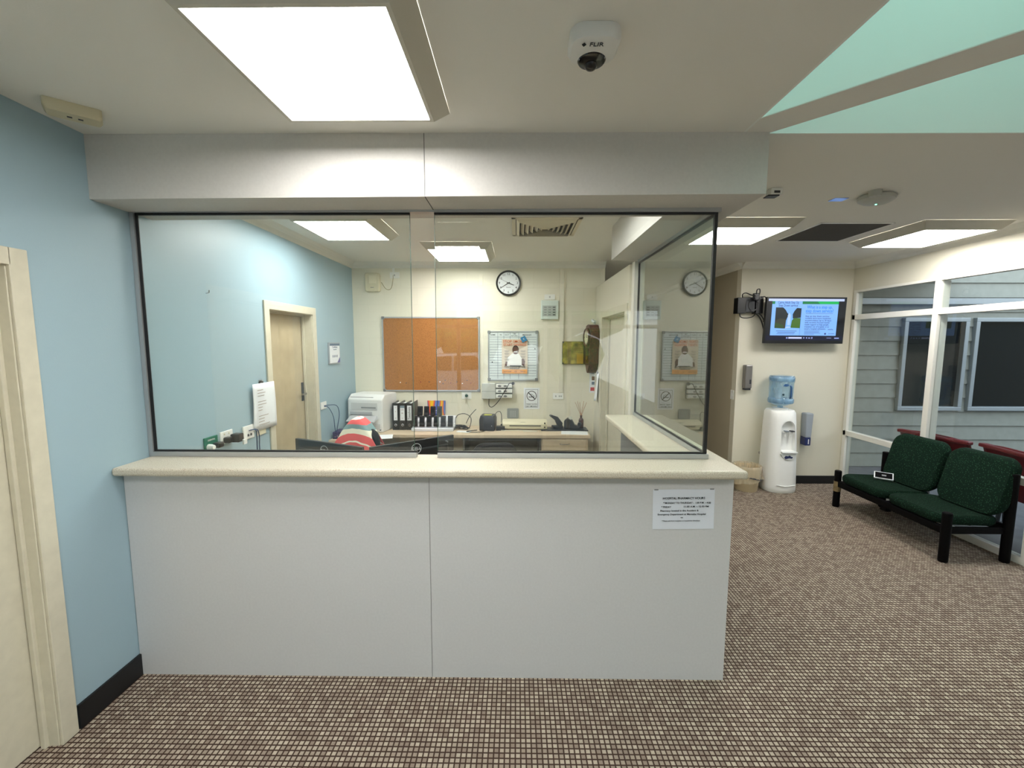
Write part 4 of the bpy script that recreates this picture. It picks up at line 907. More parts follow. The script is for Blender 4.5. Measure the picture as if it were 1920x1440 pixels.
# reception desk with monitors behind the counter
t = thing('reception_desk', 'low work surface hidden behind the counter', 'desk', (-.6, 2.62, 0))
MB().box(-1.37, 1.45, -.28, .48, DZ-.03, DZ).build('desktop', DESKM, t, bevel=.003)
for x in (-1.34, -.0, 1.40): MB().box(x, x+.02, -.28, .38, 0, DZ-.03).build('leg_panel', DKK, t)
def monitor(pl, pr, zt, lab, logo=True):
    a, c_ = at(*pl, 'Z', zt), at(*pr, 'Z', zt); w = (c_-a).length; ang = math.atan2(c_.y-a.y, c_.x-a.x); m_ = (a+c_)/2
    t = thing('monitor', lab, 'monitor', (m_.x, m_.y, DZ), ang)
    H_ = .30; z1_ = zt-DZ; MX = mat('monitor_black', (20, 22, 24), .4)
    sc = MB().box(-w/2, w/2, .0, .022, z1_-H_, z1_).build('back_shell', MX, t, bevel=.004)
    MB().box(-w/2+.05, w/2-.05, -.02, .0, z1_-H_+.03, z1_-.05).build('rear_housing', MX, t, bevel=.01)
    MB().box(-w/2+.012, w/2-.012, .0222, .0235, z1_-H_+.012, z1_-.012).build('screen', mat('screen_dark', (14, 16, 20), .15), t)
    MB().box(-.03, .03, -.045, -.02, .01, z1_-.12).build('stand', MX, t); MB().box(-.12, .12, -.09, .10, 0, .012).build('base', MX, t, bevel=.004)
    if logo:
        n = 32; v = []
        for r in (.030, .034): v += [(r*math.cos(2*PI*i/n), -.0212, z1_-.047+r*math.sin(2*PI*i/n)) for i in range(n)]
        lg = MB().add(v, [(i, (i+1) % n, n+(i+1) % n, n+i) for i in range(n)]).build('logo_ring', mat('logo_grey', (176, 180, 184), .4), t)
        lettering('logo_text', [('DELL', 0, -.0212, z1_-.047, .026)], t, _M['logo_grey'])
    MB().cyl((w/2-.06, -.023, z1_-.035), (w/2-.06, -.0, z1_-.035), .005, 10).build('screw', GREYP, t)
    return t, w
monitor((553, 822), (678, 839), 1.14, 'black monitor seen from behind, left of the striped towel')
monitor((694, 839), (851, 815), 1.14, 'black monitor seen from behind, under the pane gap with a round emblem')
# office chairs
def office_chair(x, y, rz, zt, lab, wb=.44):
    t = thing('office_chair', lab, 'chair', (x, y, 0), rz)
    FB = mat('black_fabric', (30, 30, 34), .95)
    b = MB(); b.sections([[(px, py, z) for px, py in rrect(.48*s_, .46*s_, .1, 5)] for s_, z in ((.9, .44), (1, .46), (1, .50), (.93, .52))]); b.build('seat', FB, t, smooth=True)
    b = MB(); b.sections([[(px*wb/.44, .24+y_+.25*px*px, zt-.23+pz) for px, pz in rrect(.44*s_, .44*s_, .12*s_, 5)] for s_, y_ in ((.9, -.035), (1, -.015), (1, .015), (.9, .035))]); b.build('backrest', FB, t, smooth=True)
    MB().tube([(0, .10, .43), (0, .30, .45), (0, .33, .60), (0, .29, zt-.25)], .018, 8).build('back_bar', BLK, t)
    MB().cyl((0, 0, .12), (0, 0, .44), .025).build('gas_column', BLK, t)
    for i in range(5):
        a = 2*PI*i/5; l_ = MB().tube([(0, 0, .11), (.15*math.cos(a), .15*math.sin(a), .10), (.27*math.cos(a), .27*math.sin(a), .07)], .018, 8).build('leg', BLK, t)
        MB().cyl((.27*math.cos(a)-.01, .27*math.sin(a), .025), (.27*math.cos(a)+.01, .27*math.sin(a), .025), .025, 14).build('castor', BLK, l_)
    return t
office_chair(-1.42, 3.42, math.radians(-8), 1.01, 'office chair with its backrest hidden under the striped towel', .36)
office_chair(-.23, 4.22, PI+.1, .80, 'low black office chair pushed under the back desk')
# towel over the backrest of the first chair
t = thing('striped_towel', 'striped coral, teal and cream towel draped over an office chair back', 'towel', (-1.42, 3.42, .99), math.radians(-8))
def towel(u, v):
    s_ = (u-.5)*2; x = .20*s_*(1.22-.62*(1-abs(v-.5)*2)**2); hump = .13*(1-abs(s_)**1.8)-.03
    if v < .5: y = .31+.03*(1-v*2)+.012*math.sin(s_*9)*(1-v*2); z = hump-.55*(.5-v)*2**.5*.9
    else: y = .17-.04*(v-.5)*2+.012*math.cos(s_*8)*(v-.5); z = hump-.5*(v-.5)
    if abs(v-.5) < .06: y = .24+(.07 if v < .5 else -.07)*abs(v-.5)/.06; z = hump+.012*(1-abs(v-.5)/.06)
    return (x, y, z)
MB().grid(towel, 24, 40).build('cloth', stripe_mat(), t, solid=.006, smooth=True, sub=1)

# notice on the counter front
a, c_ = at(1225, 917, 'Y', YC), at(1337, 992, 'Y', YC)
t = thing('paper_notice', 'white pharmacy hours notice taped to the front of the counter', 'sign', ((a.x+c_.x)/2, YC-.0005, (a.z+c_.z)/2), ry=math.radians(-1))
w, h = c_.x-a.x, a.z-c_.z
MB().grid(lambda u, v: ((u-.5)*w, -.0015-.002*math.sin(u*6)*math.sin(v*5), (v-.5)*h), 10, 8).build('sheet', mat('notice_paper', (214, 219, 228), .7), t, solid=.0004)
y = -.0045
lettering('notice_text', [
    ('HOSPITAL PHARMACY HOURS', 0, y, h*.28, .0155, 'CENTER', w*.68), ('* MONDAY TO THURSDAY -  1.00 P.M. \u2013 4.00', .016, y, h*.165, .0125, 'CENTER', w*.77),
    ('* FRIDAY', -w*.365, y, h*.065, .0125, 'LEFT', w*.16), ('11.00 A.M. \u2013 12.00 PM', w*.20, y, h*.07, .0125, 'CENTER', w*.40),
    ('Pharmacy located in the Accident &', -w*.07, y, -h*.03, .0125, 'CENTER', w*.62), ('Emergency Department at Mareeba Hospital', -w*.03, y, -h*.12, .0125, 'CENTER', w*.78),
    ('visit', -w*.03, y, -h*.205, .008), ('* Please ask front reception or hospital for directions', -w*.04, y, -h*.285, .008, 'CENTER', w*.62)], t, INK)
for sx in (-1, 1): MB().box(sx*w*.45-.010, sx*w*.45+.010, -.0052, -.0042, h/2-.002, h/2+.004).build('tape', GREYP, t)

# ------------------------------------------------------------------ lobby: water cooler, bin, dispensers, TV
CX, CY = 3.135, 4.985
t = thing('water_cooler', 'white free-standing water cooler against the lobby wall', 'water cooler', (CX, CY, 0))
secs = []
for (w_, d2, z, yo) in ((.335, .33, .0, 0), (.355, .345, .012, 0), (.36, .35, .06, 0), (.345, .335, .35, .005), (.33, .32, .60, .01), (.31, .30, .85, .018), (.30, .285, .935, .02), (.27, .25, .965, .02), (.20, .20, .968, .02)):
    secs.append([(x, y+yo, z) for x, y in rrect(w_, d2, w_*.36, 7)])
body = MB().sections(secs).build('body', mat('cooler_white', (236, 236, 234), .3), t, smooth=True)
cut = MB(); arch = [(-.085, .50), (.085, .50), (.085, .75)]+[(.085*math.cos(a), .75+.10*math.sin(a)) for a in [PI*i/12 for i in range(1, 12)]]+[(-.085, .75)]
cut.prism([(x+.02, z) for x, z in arch], 'Y', -.3, -.085)
co = cut.build('cut', WHITE)
md = body.modifiers.new('b', 'BOOLEAN'); md.object = co; md.operation = 'DIFFERENCE'; md.solver = 'EXACT'
bpy.context.view_layer.update(); co.matrix_world = Matrix.Translation((CX, CY, 0)); bpy.context.view_layer.update()
me = bpy.data.meshes.new_from_object(body.evaluated_get(bpy.context.evaluated_depsgraph_get())); body.modifiers.clear(); body.data = me; bpy.data.objects.remove(co)
for i, x in enumerate((-.02, .045)):
    tp = MB().lathe([(.001, -.14), (.013, -.14), (.013, -.085), (.001, -.085)], (x+.01, 0, .715), 14, ax='Y').cyl((x+.01, -.13, .715), (x+.01, -.13, .66), .010, 12).build('tap', WHITE, t, smooth=True)
    MB().box(x-.01, x+.03, -.165, -.115, .728, .74).build('tap_lever', [mat('tap_blue', (120, 130, 140), .4), DGREY][i], tp, bevel=.003)
MB().prism([(-.068, -.19), (.108, -.19), (.105, -.085), (-.065, -.085)], 'Z', .482, .498).build('drip_tray', mat('tray_white', (220, 222, 220), .4), t, bevel=.003)
b = MB(); b.prism([(-.075, .475), (.115, .475), (.10, .44), (.06, .405), (.02, .395), (-.02, .405), (-.06, .44)][::-1], 'Y', -.172, -.15); b.build('badge_panel', mat('tray_white', (0, 0, 0)), t, bevel=.004)
MB().prism([(-.035, .43), (-.02, .45), (.01, .445), (.025, .455), (.045, .44), (.065, .435), (.055, .418), (.02, .422), (-.02, .412)][::-1], 'Y', -.1745, -.172).build('badge_mark', mat('badge_navy', (34, 44, 84), .5), t)
b = MB(); b.tube([(-.10, -.176, .10), (0.0, -.178, .085), (.115, -.172, .10)], .006, 6); b.build('front_groove', mat('tray_white', (0, 0, 0)), t)
MB().lathe([(.08, .966), (.085, .985), (.05, .99), (.04, .972)], (0, .02, 0), 24).build('bottle_collar', WHITE, t, smooth=True)
WATER = glass('blue_bottle', (.72, .85, .93), 1.6, haze=.30, haze_c=(.42, .60, .75))
BC = glass('blue_bottle_thick', (.60, .76, .88), 1.4, haze=.55, haze_c=(.28, .46, .62))
t = thing('water_bottle', 'blue upturned water bottle on top of the water cooler', 'bottle', (CX, CY+.02, .985))
MB().lathe([(.028, .0), (.03, .02), (.09, .04), (.128, .06), (.134, .075), (.134, .10), (.126, .115), (.128, .20), (.128, .30), (.134, .315), (.134, .36), (.126, .385), (.10, .392), (.06, .385), (.001, .38)], n=40).build('bottle', WATER, t, smooth=True)
for z0 in (.06, .315): MB().lathe([(.130, z0), (.1355, z0+.012), (.1355, z0+.045), (.130, z0+.055)], n=40, ring=True).build('thick_band', BC, t, smooth=True)
MB().tube([(.03, -.118, .13), (.03, -.135, .15), (.03, -.135, .25), (.03, -.118, .27)], .011, 8).build('moulded_handle', mat('bottle_handle', (50, 86, 130), .3), t, smooth=True)
MB().lathe([(.001, -.1265), (.012, -.1265), (.012, -.12), (.001, -.12)], (-.05, 0, .17), 14, ax='Y').build('cap_mark', mat('mark_teal', (30, 62, 72), .4), t)
MB().prism([(-.06, .27), (-.04, .295), (.0, .29), (.01, .275), (-.02, .262)][::-1], 'Y', -.131, -.129).build('logo_mark', mat('bottle_handle', (0, 0, 0)), t)

c_ = at(1412, 905, 'Y', 4.99)
t = thing('waste_bin', 'beige waste bin with a plastic bag liner beside the water cooler', 'bin', (2.76, 4.96, 0))
MB().lathe([(.001, .001), (.118, .0), (.122, .006), (.145, .27), (.152, .275), (.152, .285), (.140, .285), (.115, .012), (.001, .012)], n=36).build('bucket', mat('bin_beige', (196, 178, 146), .5), t, smooth=True)
def bag(u, v):
    a = 2*PI*u; k_ = .004*math.sin(9*a)+.004*math.sin(23*a+2)
    if v < .45: r = .150+(.012+k_)*(1-v/.45)*1.4+.02*math.sin(2*a+1)*(1-v/.45)*.4+.006; z = .125+.17*v/.45+.008*math.sin(5*a)*(1-v/.45)+.035*math.cos(a)*(1-v/.45)
    elif v < .6: r = .156-.014*(v-.45)/.15+k_; z = .295+.012*math.sin(PI*(v-.45)/.15)
    else: r = .142-.03*(v-.6)/.4+k_; z = .295-.22*(v-.6)/.4
    return (r*math.cos(a), r*math.sin(a), z)
BAG = bpy.data.materials.new('clear_bag'); BAG.use_nodes = True; n = BAG.node_tree; n.nodes.clear()
o_ = n.nodes.new('ShaderNodeOutputMaterial'); m1 = n.nodes.new('ShaderNodeMixShader'); tr = n.nodes.new('ShaderNodeBsdfTransparent'); pb = n.nodes.new('ShaderNodeBsdfPrincipled')
pb.inputs['Base Color'].default_value = rgb((214, 200, 172)); pb.inputs['Roughness'].default_value = .25; m1.inputs[0].default_value = .45
n.links.new(tr.outputs[0], m1.inputs[1]); n.links.new(pb.outputs[0], m1.inputs[2]); n.links.new(m1.outputs[0], o_.inputs[0])
MB().grid(bag, 72, 20).build('bag_liner', BAG, t, smooth=True)
b = MB(); b.grid(lambda u, v: ((.172-.012*v)*math.cos(-2.4+1.5*u), (.172-.012*v)*math.sin(-2.4+1.5*u), .20-.05*u+.012*v), 12, 2); b.build('printed_strip', INK, t, solid=.001)
t = tag(MB().tube([(0, 0, 0), (.0, -.05, 0), (-.02, -.07, 0), (-.07, -.075, -.003), (-.10, -.075, -.006)], .016, 12).lathe([(.001, -.055), (.034, -.055), (.036, -.02), (.03, 0), (.001, 0)], (0.01, 0, 0), 20, ax='Y').build('wall_tap', CHROME, smooth=True), 'chrome tap sticking out of the wall left of the cooler', 'tap')
t.location = at(1432, 845, 'Y', YT)
a, c_ = at(1507.5, 774, 'Y', YT-.05), at(1521, 834, 'Y', YT-.05)
t = thing('cup_dispenser', 'grey cup dispenser tube with a navy label behind the cooler', 'cup dispenser', (a.x+.045, YT-.0005, c_.z))
H_ = a.z-c_.z
MB().prism([(-.038, H_*.25), (.03, H_*.25), (.045, H_), (-.045, H_)], 'Y', -.10, -.001).build('tube', mat('tube_grey', (150, 156, 164), .4), t, bevel=.012)
lb = MB().box(-.037, .029, -.098, -.003, 0, H_*.26).build('navy_label', mat('label_navy', (36, 46, 92), .4), t, bevel=.008)
MB().box(-.006, .006, -.0995, -.098, H_*.05, H_*.20).build('label_mark', WHITE, lb)
a, c_ = at(1394, 684, 'Y', YT-.04), at(1407.5, 731, 'Y', YT-.04)
t = thing('soap_dispenser', 'slim grey metal dispenser on the lobby wall below the television box', 'dispenser', ((a.x+c_.x)/2, YT-.0005, c_.z)); H_ = a.z-c_.z
MB().box(-.042, .042, -.08, -.001, 0.02, H_).build('casing', mat('brushed_grey', (128, 124, 122), .35, .5), t, bevel=.012)
MB().box(-.035, .035, -.07, -.01, 0, .022).build('base', DGREY, t, bevel=.004)
MB().box(.01, .03, -.0815, -.080, H_*.25, H_*.42).build('window', DGREY, t)
q = at(1373.5, 740, 'X', XT)
t = thing('light_switch', 'white light switch on the corridor wall edge', 'light switch', (XT-.0002, q.y, q.z), -PI/2)
MB().box(-.036, .036, -.010, -.0005, -.058, .058).build('plate', WHITE, t, bevel=.003); MB().box(-.01, .01, -.014, -.010, -.02, .02).build('rocker', WHITE, t, bevel=.002)

# television
TY = 5.02
q0, q1, q2 = at(1438, 557, 'Y', TY), at(1590, 559, 'Y', TY), at(1434, 644, 'Y', TY)
w, h = q1.x-q0.x-.01, q0.z-q2.z
t = thing('television', 'wall-mounted television showing a step up step down service slide', 'television', ((q0.x+q1.x)/2-.008, TY, (q0.z+q2.z)/2), rx=math.radians(1.5), ry=math.radians(.3))
MB().box(-w/2, w/2, 0, .035, -h/2, h/2).build('casing', BLK, t, bevel=.004)
MB().box(-w*.3, w*.3, .035, .06, -h*.3, h*.3).build('rear_housing', BLK, t)
MB().box(-.10, .10, .06, YT-TY-.012, -.10, .10).build('wall_bracket', DGREY, t)
TS = .85
def em(nm, c): return emit('tv_'+nm, c, TS, (8, 8, 10))
sw, sh = w-.035, h-.05; sx0, sz0 = -sw/2, -sh/2+.012
def P_(u, v): return sx0+u*sw, sz0+v*sh             # screen coordinates, v up
def scr(nm, rects, m, y, par):
    b = MB()
    for (u0, u1, v0, v1) in rects:
        x0, z0 = P_(u0, v0); x1, z1 = P_(u1, v1); b.box(x0, x1, y-.0003, y, z0, z1)
    return b.build(nm, m, par)
s0 = scr('screen', [(0, 1, 0, 1)], em('bezel_black', (3, 4, 12)), -.0005, t)
PB = em('pale_blue', (128, 180, 255)); DKB = em('dark_text', (50, 62, 120)); TB = em('title_blue', (20, 120, 225))
scr('slide', [(.055, .915, .115, .93)], PB, -.0010, s0)
scr('browser_bar', [(.005, .985, .93, .985)], em('bar', (190, 205, 255)), -.0010, s0)
scr('green_band', [(.055, .915, .86, .925)], em('green', (0, 120, 60)), -.0014, s0)
x0, z0 = P_(.64, .86); x1, z1 = P_(.915, .925)
MB().prism([(x0+.03, z0), (x1, z0), (x1, z1), (x0, z1)], 'Y', -.0020, -.0015).build('green_highlight', em('green2', (10, 175, 80)), s0)
scr('left_title_box', [(.09, .445, .78, .925)], PB, -.0022, s0)
scr('divider', [(.437, .442, .115, .86)], em('divider', (90, 140, 220)), -.0016, s0)
ph = scr('photo_sky', [(.105, .437, .28, .78)], em('photo_sky', (120, 175, 250)), -.0016, s0)
def blob(nm, pts, m, y):
    return MB().prism([P_(*p) for p in pts], 'Y', y-.0003, y).build(nm, m, ph)
random.seed(4)
blob('photo_tree', [(.105, .42), (.24, .42), (.265, .55), (.285, .60), (.255, .66), (.235, .72), (.20, .78), (.105, .78)], em('leaf_dark', (12, 26, 30)), -.0021)
blob('photo_hedge', [(.105, .30), (.245, .28), (.25, .50), (.17, .52), (.105, .46)], em('fence_brown', (50, 52, 36)), -.0025)
blob('photo_bush', [(.105, .29), (.225, .28), (.22, .36), (.16, .40), (.105, .42)], em('leaf_mid', (44, 72, 26)), -.0029)
blob('photo_tree', [(.335, .52), (.437, .54), (.437, .76), (.38, .77), (.35, .70), (.33, .62)], em('leaf_dark', (0, 0, 0)), -.0021)
blob('photo_hedge', [(.315, .30), (.437, .29), (.437, .53), (.35, .53), (.325, .47)], em('leaf_bright', (64, 104, 30)), -.0025)
blob('photo_path', [(.24, .285), (.32, .30), (.30, .33), (.265, .33)], em('photo_path', (170, 200, 250)), -.0029)
blob('photo_gate', [(.268, .36), (.305, .36), (.305, .60), (.287, .66), (.268, .60)], em('photo_path', (0, 0, 0)), -.0025)
lettering('left_title_text', [('Cairns Adult Step Up', *[P_(.262, 0)[0]], -.0026, P_(0, .895)[1], .042, 'CENTER', sw*.27), ('Step Down service', P_(.262, 0)[0], -.0026, P_(0, .825)[1], .040, 'CENTER', sw*.25)], s0, DKB)
lettering('heading_text', [('What is a step up,', P_(.675, 0)[0], -.0016, P_(0, .79)[1], .052, 'CENTER', sw*.33), ('step down service?', P_(.675, 0)[0], -.0016, P_(0, .70)[1], .052, 'CENTER', sw*.36)], s0, TB)
scr('rule', [(.50, .85, .638, .645)], DKB, -.0016, s0)
BT = ['Step up step down services', 'combine short-term residential', 'accommodation (up to 28 days)', 'with recovery focused mental', 'health support to help people', 'transition out of hospital, or to', 'avoid a hospital admission.']
lettering('body_text', [(s_, P_(.497, 0)[0], -.0016, P_(0, .575-.05*i)[1], .026, 'LEFT', sw*(.31, .33, .34, .32, .31, .32, .28)[i]) for i, s_ in enumerate(BT)], s0, DKB)
scr('small_print', [(.50, .70, .225, .232), (.50, .69, .198, .205), (.50, .71, .171, .178), (.50, .63, .144, .151), (.13, .40, .215, .225), (.15, .38, .18, .19), (.14, .37, .15, .158)], DKB, -.0016, s0)
lettering('corner_text', [('mmha', P_(.84, 0)[0], -.0016, P_(0, .265)[1], .024), ('Queensland', P_(.855, 0)[0], -.0016, P_(0, .165)[1], .015)], s0, DKB)
b = MB(); x, z = P_(.775, .16); b.cyl((x, -.0018, z), (x, -.0012, z), .011, 14); b.build('crest', DKB, s0)
scr('taskbar', [(0, 1, .0, .105)], em('taskbar', (8, 10, 40)), -.0010, s0)
scr('search_box', [(.30, .475, .04, .078)], em('bar2', (200, 210, 255)), -.0014, s0)
scr('task_icons', [(.27, .29, .04, .075), (.495, .51, .045, .075), (.53, .545, .045, .075), (.56, .585, .045, .07), (.60, .615, .04, .08), (.80, .86, .055, .065), (.90, .96, .045, .07)], em('icon', (150, 165, 225)), -.0014, s0)
# media boxes and leads beside the television
t = thing('media_player', 'black media boxes wrapped in leads beside the television', 'media box', (at(1405, 572, 'Y', 5.12).x, YT, at(1405, 572, 'Y', 5.12).z))
MB().box(-.155, -.055, -.10, -.001, -.10, .085).build('box', BLK, t, bevel=.004)
MB().box(-.05, .06, -.075, -.001, -.085, .09).build('box', DGREY, t, bevel=.004)
MB().box(.065, .15, -.09, -.001, -.10, .10).build('box', BLK, t, bevel=.004)
MB().box(.02, .085, -.12, -.08, .05, .135).build('adapter', BLK, t, bevel=.008)
random.seed(11)
for k_, pts in enumerate((
    [(-.10, -.09, .08), (-.11, -.11, .12), (-.07, -.11, .135), (-.01, -.12, .11), (.04, -.12, .10)],
    [(.03, -.12, .08), (-.02, -.12, .06), (-.045, -.13, -.01), (-.01, -.13, -.07), (.05, -.13, -.05), (.06, -.13, .02), (.02, -.13, .07)],
    [(.045, -.12, .12), (.05, -.12, .17), (.085, -.11, .18), (.095, -.1, .14), (.08, -.1, .08)],
    [(-.12, -.08, -.09), (-.11, -.09, -.14), (-.05, -.09, -.155), (.03, -.09, -.14), (.07, -.08, -.10)],
    [(.06, -.1, -.10), (.11, -.1, -.15), (.15, -.09, -.22), (.19, -.06, -.30), (.22, -.04, -.33)],
    [(.09, -.1, -.10), (.13, -.1, -.13), (.18, -.09, -.21), (.20, -.06, -.28), (.24, -.04, -.32)],
    [(.12, -.09, .09), (.17, -.09, .09), (.19, -.09, .0), (.18, -.09, -.12), (.16, -.09, -.2)])):
    MB().tube(pts, .006, 6).build('lead', BLK, t, smooth=True)

# ------------------------------------------------------------------ green two-seat bench
t = thing('waiting_bench', 'two-seat dark green upholstered bench with black legs by the window wall', 'bench', (3.69, 3.865, 0), -PI/2)
BW = mat('black_timber', (9, 8, 9), .55, spec=.08)
legs = {(-1, -1): .395, (1, -1): .41, (1, 1): .73, (-1, 1): .60}
for (sx, sy), zl in legs.items():
    lg = MB().lathe([(.001, 0), (.030, 0), (.032, .01), (.032, zl-.006), (.026, zl), (.001, zl)], (sx*.575, sy*.245, 0), 16).build('leg', BW, t, smooth=True)
    if (sx, sy) == (-1, -1): MB().lathe([(.0335, .17), (.0338, .175), (.0338, .275), (.0335, .28)], (sx*.575, sy*.245, 0), 16, ring=True).build('worn_patch', mat('worn_brown', (116, 98, 66), .6, var=.15, scale=60), lg, smooth=True)
MB().box(-.57, .57, -.262, -.222, .225, .285).build('front_rail', BW, t, bevel=.004)
MB().box(-.57, .57, .222, .262, .24, .30).build('rear_rail', BW, t, bevel=.004)
for sx in (-1, 0, 1): MB().box(sx*.56-.016, sx*.56+.016, -.24, .24, .23, .28).build('side_rail', BW, t, bevel=.003)
MB().box(-.03, .03, -.25, -.20, .19, .235).build('bracket', BW, t)
def cushion(xc, w_, kind):
    b = MB(); N = 20; secs = []
    if kind == 'seat':
        for (s_, zz) in ((.93, 0), (.99, .02), (1.0, .045), (.985, .065), (.93, .08)):
            ring_ = rrect(w_*s_, .50*s_, .10*s_, 6); secs.append([(xc+x, y-.02, .285+zz+.012*math.cos(y*4)-.03*(y+.25)) for x, y in ring_])
    else:
        for (s_, dd) in ((.93, .04), (.99, .025), (1.0, .0), (.985, -.028), (.93, -.045)):
            ring_ = rrect(w_*s_, .47*s_, .10*s_, 6); secs.append([(xc+x, .205+.27*(zz)*.9+dd*-1*-1+.22*x*x, .60+zz+dd*.2) for x, zz in ring_])
    b.sections(secs); o = b.build('seat_cushion' if kind == 'seat' else 'back_cushion', FAB, t, smooth=True, bevel=0)
    return o
# faces of the cushions are closed rings, domed a little
cushion(-.28, .545, 'seat'); cushion(.285, .545, 'seat'); cushion(-.22, .545, 'back'); cushion(.335, .52, 'back')
for x in (-.22, .335): MB().tube([(x, .12, .27), (x, .20, .34), (x, .29, .62)], .018, 8).build('back_support', BW, t)
c_ = at(1656, 900, 'Z', .365)
t = thing('small_box', 'small black and white card box lying on the green bench seat', 'box', (c_.x, c_.y, .400), math.radians(-39), rx=math.radians(42))
MB().box(-.075, .075, -.04, .04, 0, .022).build('box', PAPER, t, bevel=.001)
MB().box(-.066, .066, -.033, .033, .022, .0232).build('black_face', mat('matt_black_card', (14, 14, 16), .9, spec=.1), t); MB().box(-.015, .02, -.008, .008, .0232, .0238).build('mark', GREYP, t)

# ------------------------------------------------------------------ window wall on the right
g = sroot('window_4', label='white framed floor-to-ceiling window wall on the right')
F0, F1 = XW-.012, XW+.055
def fr(nm, *q): return MB().box(*q).build(nm, WFRAME, g, bevel=.003)
fr('head_rail', F0, F1, W0, YT-.03, 2.345, 2.372); fr('transom', F0, F1, W0, YT-.03, 2.025, 2.085); fr('low_rail', F0, F1, W0, YT-.03, .63, .69); fr('sill', F0, F1, W0, YT-.03, .0, .06)
fr('end_stile', F0, F1, YT-.075, YT-.03, .06, 2.345)
MULL = [4.14, 3.22, 2.3, 1.38, .46]
for yy in MULL: fr('mullion', F0-.003, F1+.03, yy-.028, yy+.028, .06, 2.345)
ys = [YT-.075]+[y_-.028 for y_ in MULL]; yt_ = [y_+.028 for y_ in MULL]
for i in range(len(MULL)):
    for (z0, z1) in ((.06, .63), (.69, 2.025), (2.085, 2.345)):
        MB().box(XW+.018, XW+.024, yt_[i], ys[i], z0, z1).build('pane', GLASS_WIN, g)

# outside: neighbouring weatherboard building, covered walkway, chairs
SID = mat('weatherboard_paint', (150, 151, 142), .6, var=.03, scale=10)
YN = 6.02
b = MB(); pz = .2; EW = [(5.38, 6.27, .80, 2.10), (6.36, 8.1, .80, 2.10)]
for i in range(15):
    z0 = -.02+i*pz
    for a in fill(4.13, 9.5, z0, z0+pz, EW):
        fa = (a[2]-z0)/pz; fb = (a[3]-z0)/pz; ya, yb = YN-.020*(1-fa), YN-.020*(1-fb)
        b.hexa([(a[0], ya, a[2]), (a[1], ya, a[2]), (a[1], YN+.05, a[2]), (a[0], YN+.05, a[2]), (a[0], yb, a[3]), (a[1], yb, a[3]), (a[1], YN+.05, a[3]), (a[0], YN+.05, a[3])])
struct(b.build('wall_neighbour', SID), 'grey weatherboard wall of the neighbouring building')
AL2 = mat('weathered_aluminium', (168, 174, 178), .4, .3); DG = mat('dark_window_glass', (10, 17, 22), .05, spec=.8)
for i, (x0, x1, z0, z1) in enumerate(EW):
    g = sroot('window_%d' % (5+i), label='dark aluminium framed window in the weatherboard wall')
    f = .055
    b = MB(); yy0, yy1 = YN-.06, YN+.03
    b.box(x0, x1, yy0, yy1, z1-f, z1).box(x0, x1, yy0, yy1, z0, z0+f).box(x0, x0+f, yy0, yy1, z0+f, z1-f).box(x1-f, x1, yy0, yy1, z0+f, z1-f); b.build('frame', AL2, g, bevel=.006)
    MB().box(x0+f, x1-f, YN, YN+.008, z0+f, z1-f).build('pane', DG, g)
struct(MB().box(4.13, 11, -3, 9, -.08, -.03).build('floor_outside', mat('concrete', (104, 104, 108), .8, var=.08, scale=6)), 'concrete walkway outside')
WR = mat('walkway_roof_paint', (150, 150, 142), .7)
b = MB().box(4.13, 5.9, -3, 6.1, 2.75, 2.80)
for i in range(8): b.box(4.13, 5.9, -2.5+i*1.1, -2.44+i*1.1, 2.66, 2.75)
struct(b.build('ceiling_outside', WR), 'walkway roof outside')
struct(MB().box(10, 10.1, -3.1, 9, -.05, 2.7).build('wall_sky_block_right', mat('sky_block_dark', (70, 72, 66), .9)), 'unseen dark screen added to keep bright sky out of the window reflections')  # unseen; added so the neighbouring panes reflect something dark instead of sky
struct(MB().box(4.13, 11, -3.2, -3.1, -.05, 2.9).build('wall_sky_block_end', mat('sky_block_dark', (70, 72, 66), .9)), 'unseen dark screen added at the walkway end to darken window reflections')  # unseen; closes the open end so the dark panes stay dark
struct(MB().box(4.13, 8.2, 5.9, 5.96, 2.28, 2.36).build('trim_outside_beam', AL2))
def outdoor_chair(x, y, rz, lab, wd=.62):
    t = thing('outdoor_chair', lab, 'chair', (x, y, -.03), rz, 'maroon chairs outside the window wall')
    b = MB()
    def shell(u, v):
        s_ = (u-.5)*2; x_ = wd/2*s_
        if v < .5: yy = -.28+v*2*.50; zz = .43-.05*v*2-.02*(1-s_*s_)
        else: k_ = (v-.5)*2; yy = .22+.14*k_+.0*s_; zz = .38+.48*k_-.03*abs(s_)**3
        if abs(s_) > .86: zz = max(zz, .43+.10*(v > .2)+.08*(v > .5)*(v-.5)*2)
        return (x_, yy, zz)
    b.grid(shell, 20, 20); b.build('shell', RED, t, solid=.018, smooth=True)
    MB().box(-wd/2-.01, wd/2+.01, .33, .40, .815, .85).build('top_rail', RED, t, bevel=.01)
    for sx in (-1, 1):
        MB().box(sx*(wd/2-.01)-.025, sx*(wd/2-.01)+.025, -.26, .34, .56, .59).build('armrest', RED, t, bevel=.008)
        for yy in (-.22, .22): MB().cyl((sx*(wd/2-.03), yy, 0), (sx*(wd/2-.05), yy*.9, .40), .016, 10).build('leg', DGREY, t)
    return t
outdoor_chair(4.62, 4.36, math.radians(100), 'maroon outdoor chair outside, seen above the left end of the green bench')
outdoor_chair(4.70, 3.58, math.radians(80), 'maroon outdoor chair outside, above the right end of the green bench')

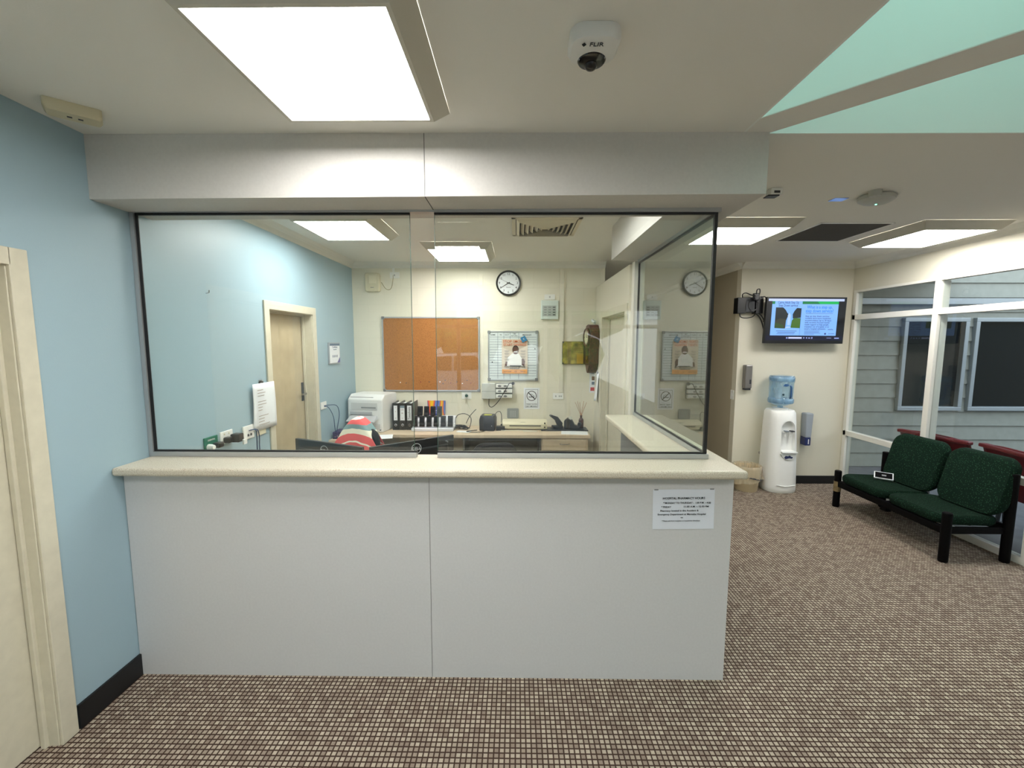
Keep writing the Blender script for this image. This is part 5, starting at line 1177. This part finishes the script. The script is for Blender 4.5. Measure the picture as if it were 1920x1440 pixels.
# ------------------------------------------------------------------ behind the camera: entry glazing, car and greenery (seen as reflections)
g = sroot('window_7', label='glazed entry behind the camera')
def fq(nm, *q): return MB().box(*q).build(nm, WFRAME, g)
fq('head_rail', EN[0], EN[1], -2.68, -2.62, 2.27, 2.35); fq('sill', EN[0], EN[1], -2.68, -2.62, 0, .08); fq('transom', EN[0], EN[1], -2.68, -2.62, 1.98, 2.04)
for x in (-1.75, -1.0, -.62, .45, .85, 1.9, 2.34): fq('mullion', x, x+.06, -2.68, -2.62, .08, 2.27)
MB().box(EN[0], EN[1], -2.655, -2.649, .08, 2.27).build('pane', glass('entry_glass', (.85, .88, .87), 2.0), g)
struct(MB().box(-16, 4.1, -30, -2.72, -.1, -.04).build('floor_forecourt', mat('asphalt', (112, 112, 110), .9, var=.08, scale=5)), 'forecourt outside the entry')
struct(MB().box(-6, 4.1, -3.6, -2.72, 2.8, 2.9).build('ceiling_entry_shade', WR), 'unseen roof added to shade the entry')  # unseen roof put in to cut the daylight at the entry
# parked car
t = thing('parked_car', 'white parked car outside the entry behind the camera', 'car', (-1.9, -8.4, -.04), 0)
CW = mat('car_white', (236, 238, 242), .15); prof = [(-2.2, .30), (-2.15, .62), (-1.9, .86), (-1.15, .98), (-.55, 1.42), (.75, 1.47), (1.45, 1.05), (2.1, .95), (2.2, .6), (2.15, .30)]
MB().prism(prof[::-1], 'Y', -.85, .85).build('body', CW, t, bevel=.06, seg=3)
for s_ in (-1, 1):
    MB().prism([(-1.0, .98), (-.50, 1.36), (.05, 1.39), (.05, .98)][::-1], 'Y', s_*.86-.006, s_*.86+.006).prism([(.12, .98), (.12, 1.39), (.70, 1.40), (1.20, 1.03)][::-1], 'Y', s_*.86-.006, s_*.86+.006).build('side_windows', DG, t)
    for x in (-1.35, 1.35):
        wl = MB().cyl((x, s_*.70, .33), (x, s_*.88, .33), .33, 28).build('wheel', BLACK, t); MB().cyl((x, s_*.885, .33), (x, s_*.89, .33), .2, 20).build('hub_cap', ALU, wl)
random.seed(5)
b = MB()
for i in range(60): 
    x = -14+i*.31+random.uniform(-.2, .2); r = random.uniform(.7, 1.3); z = random.uniform(.8, 4.2)
    b.lathe([(.01, -r), (r*.7, -r*.7), (r, 0), (r*.7, r*.7), (.01, r)], (x, -15+random.uniform(-1, 1), z), 9)
tag(b.build('hedge', mat('foliage', (74, 108, 52), .9, var=.5, scale=7)), 'green hedge across the forecourt behind the camera', 'hedge')
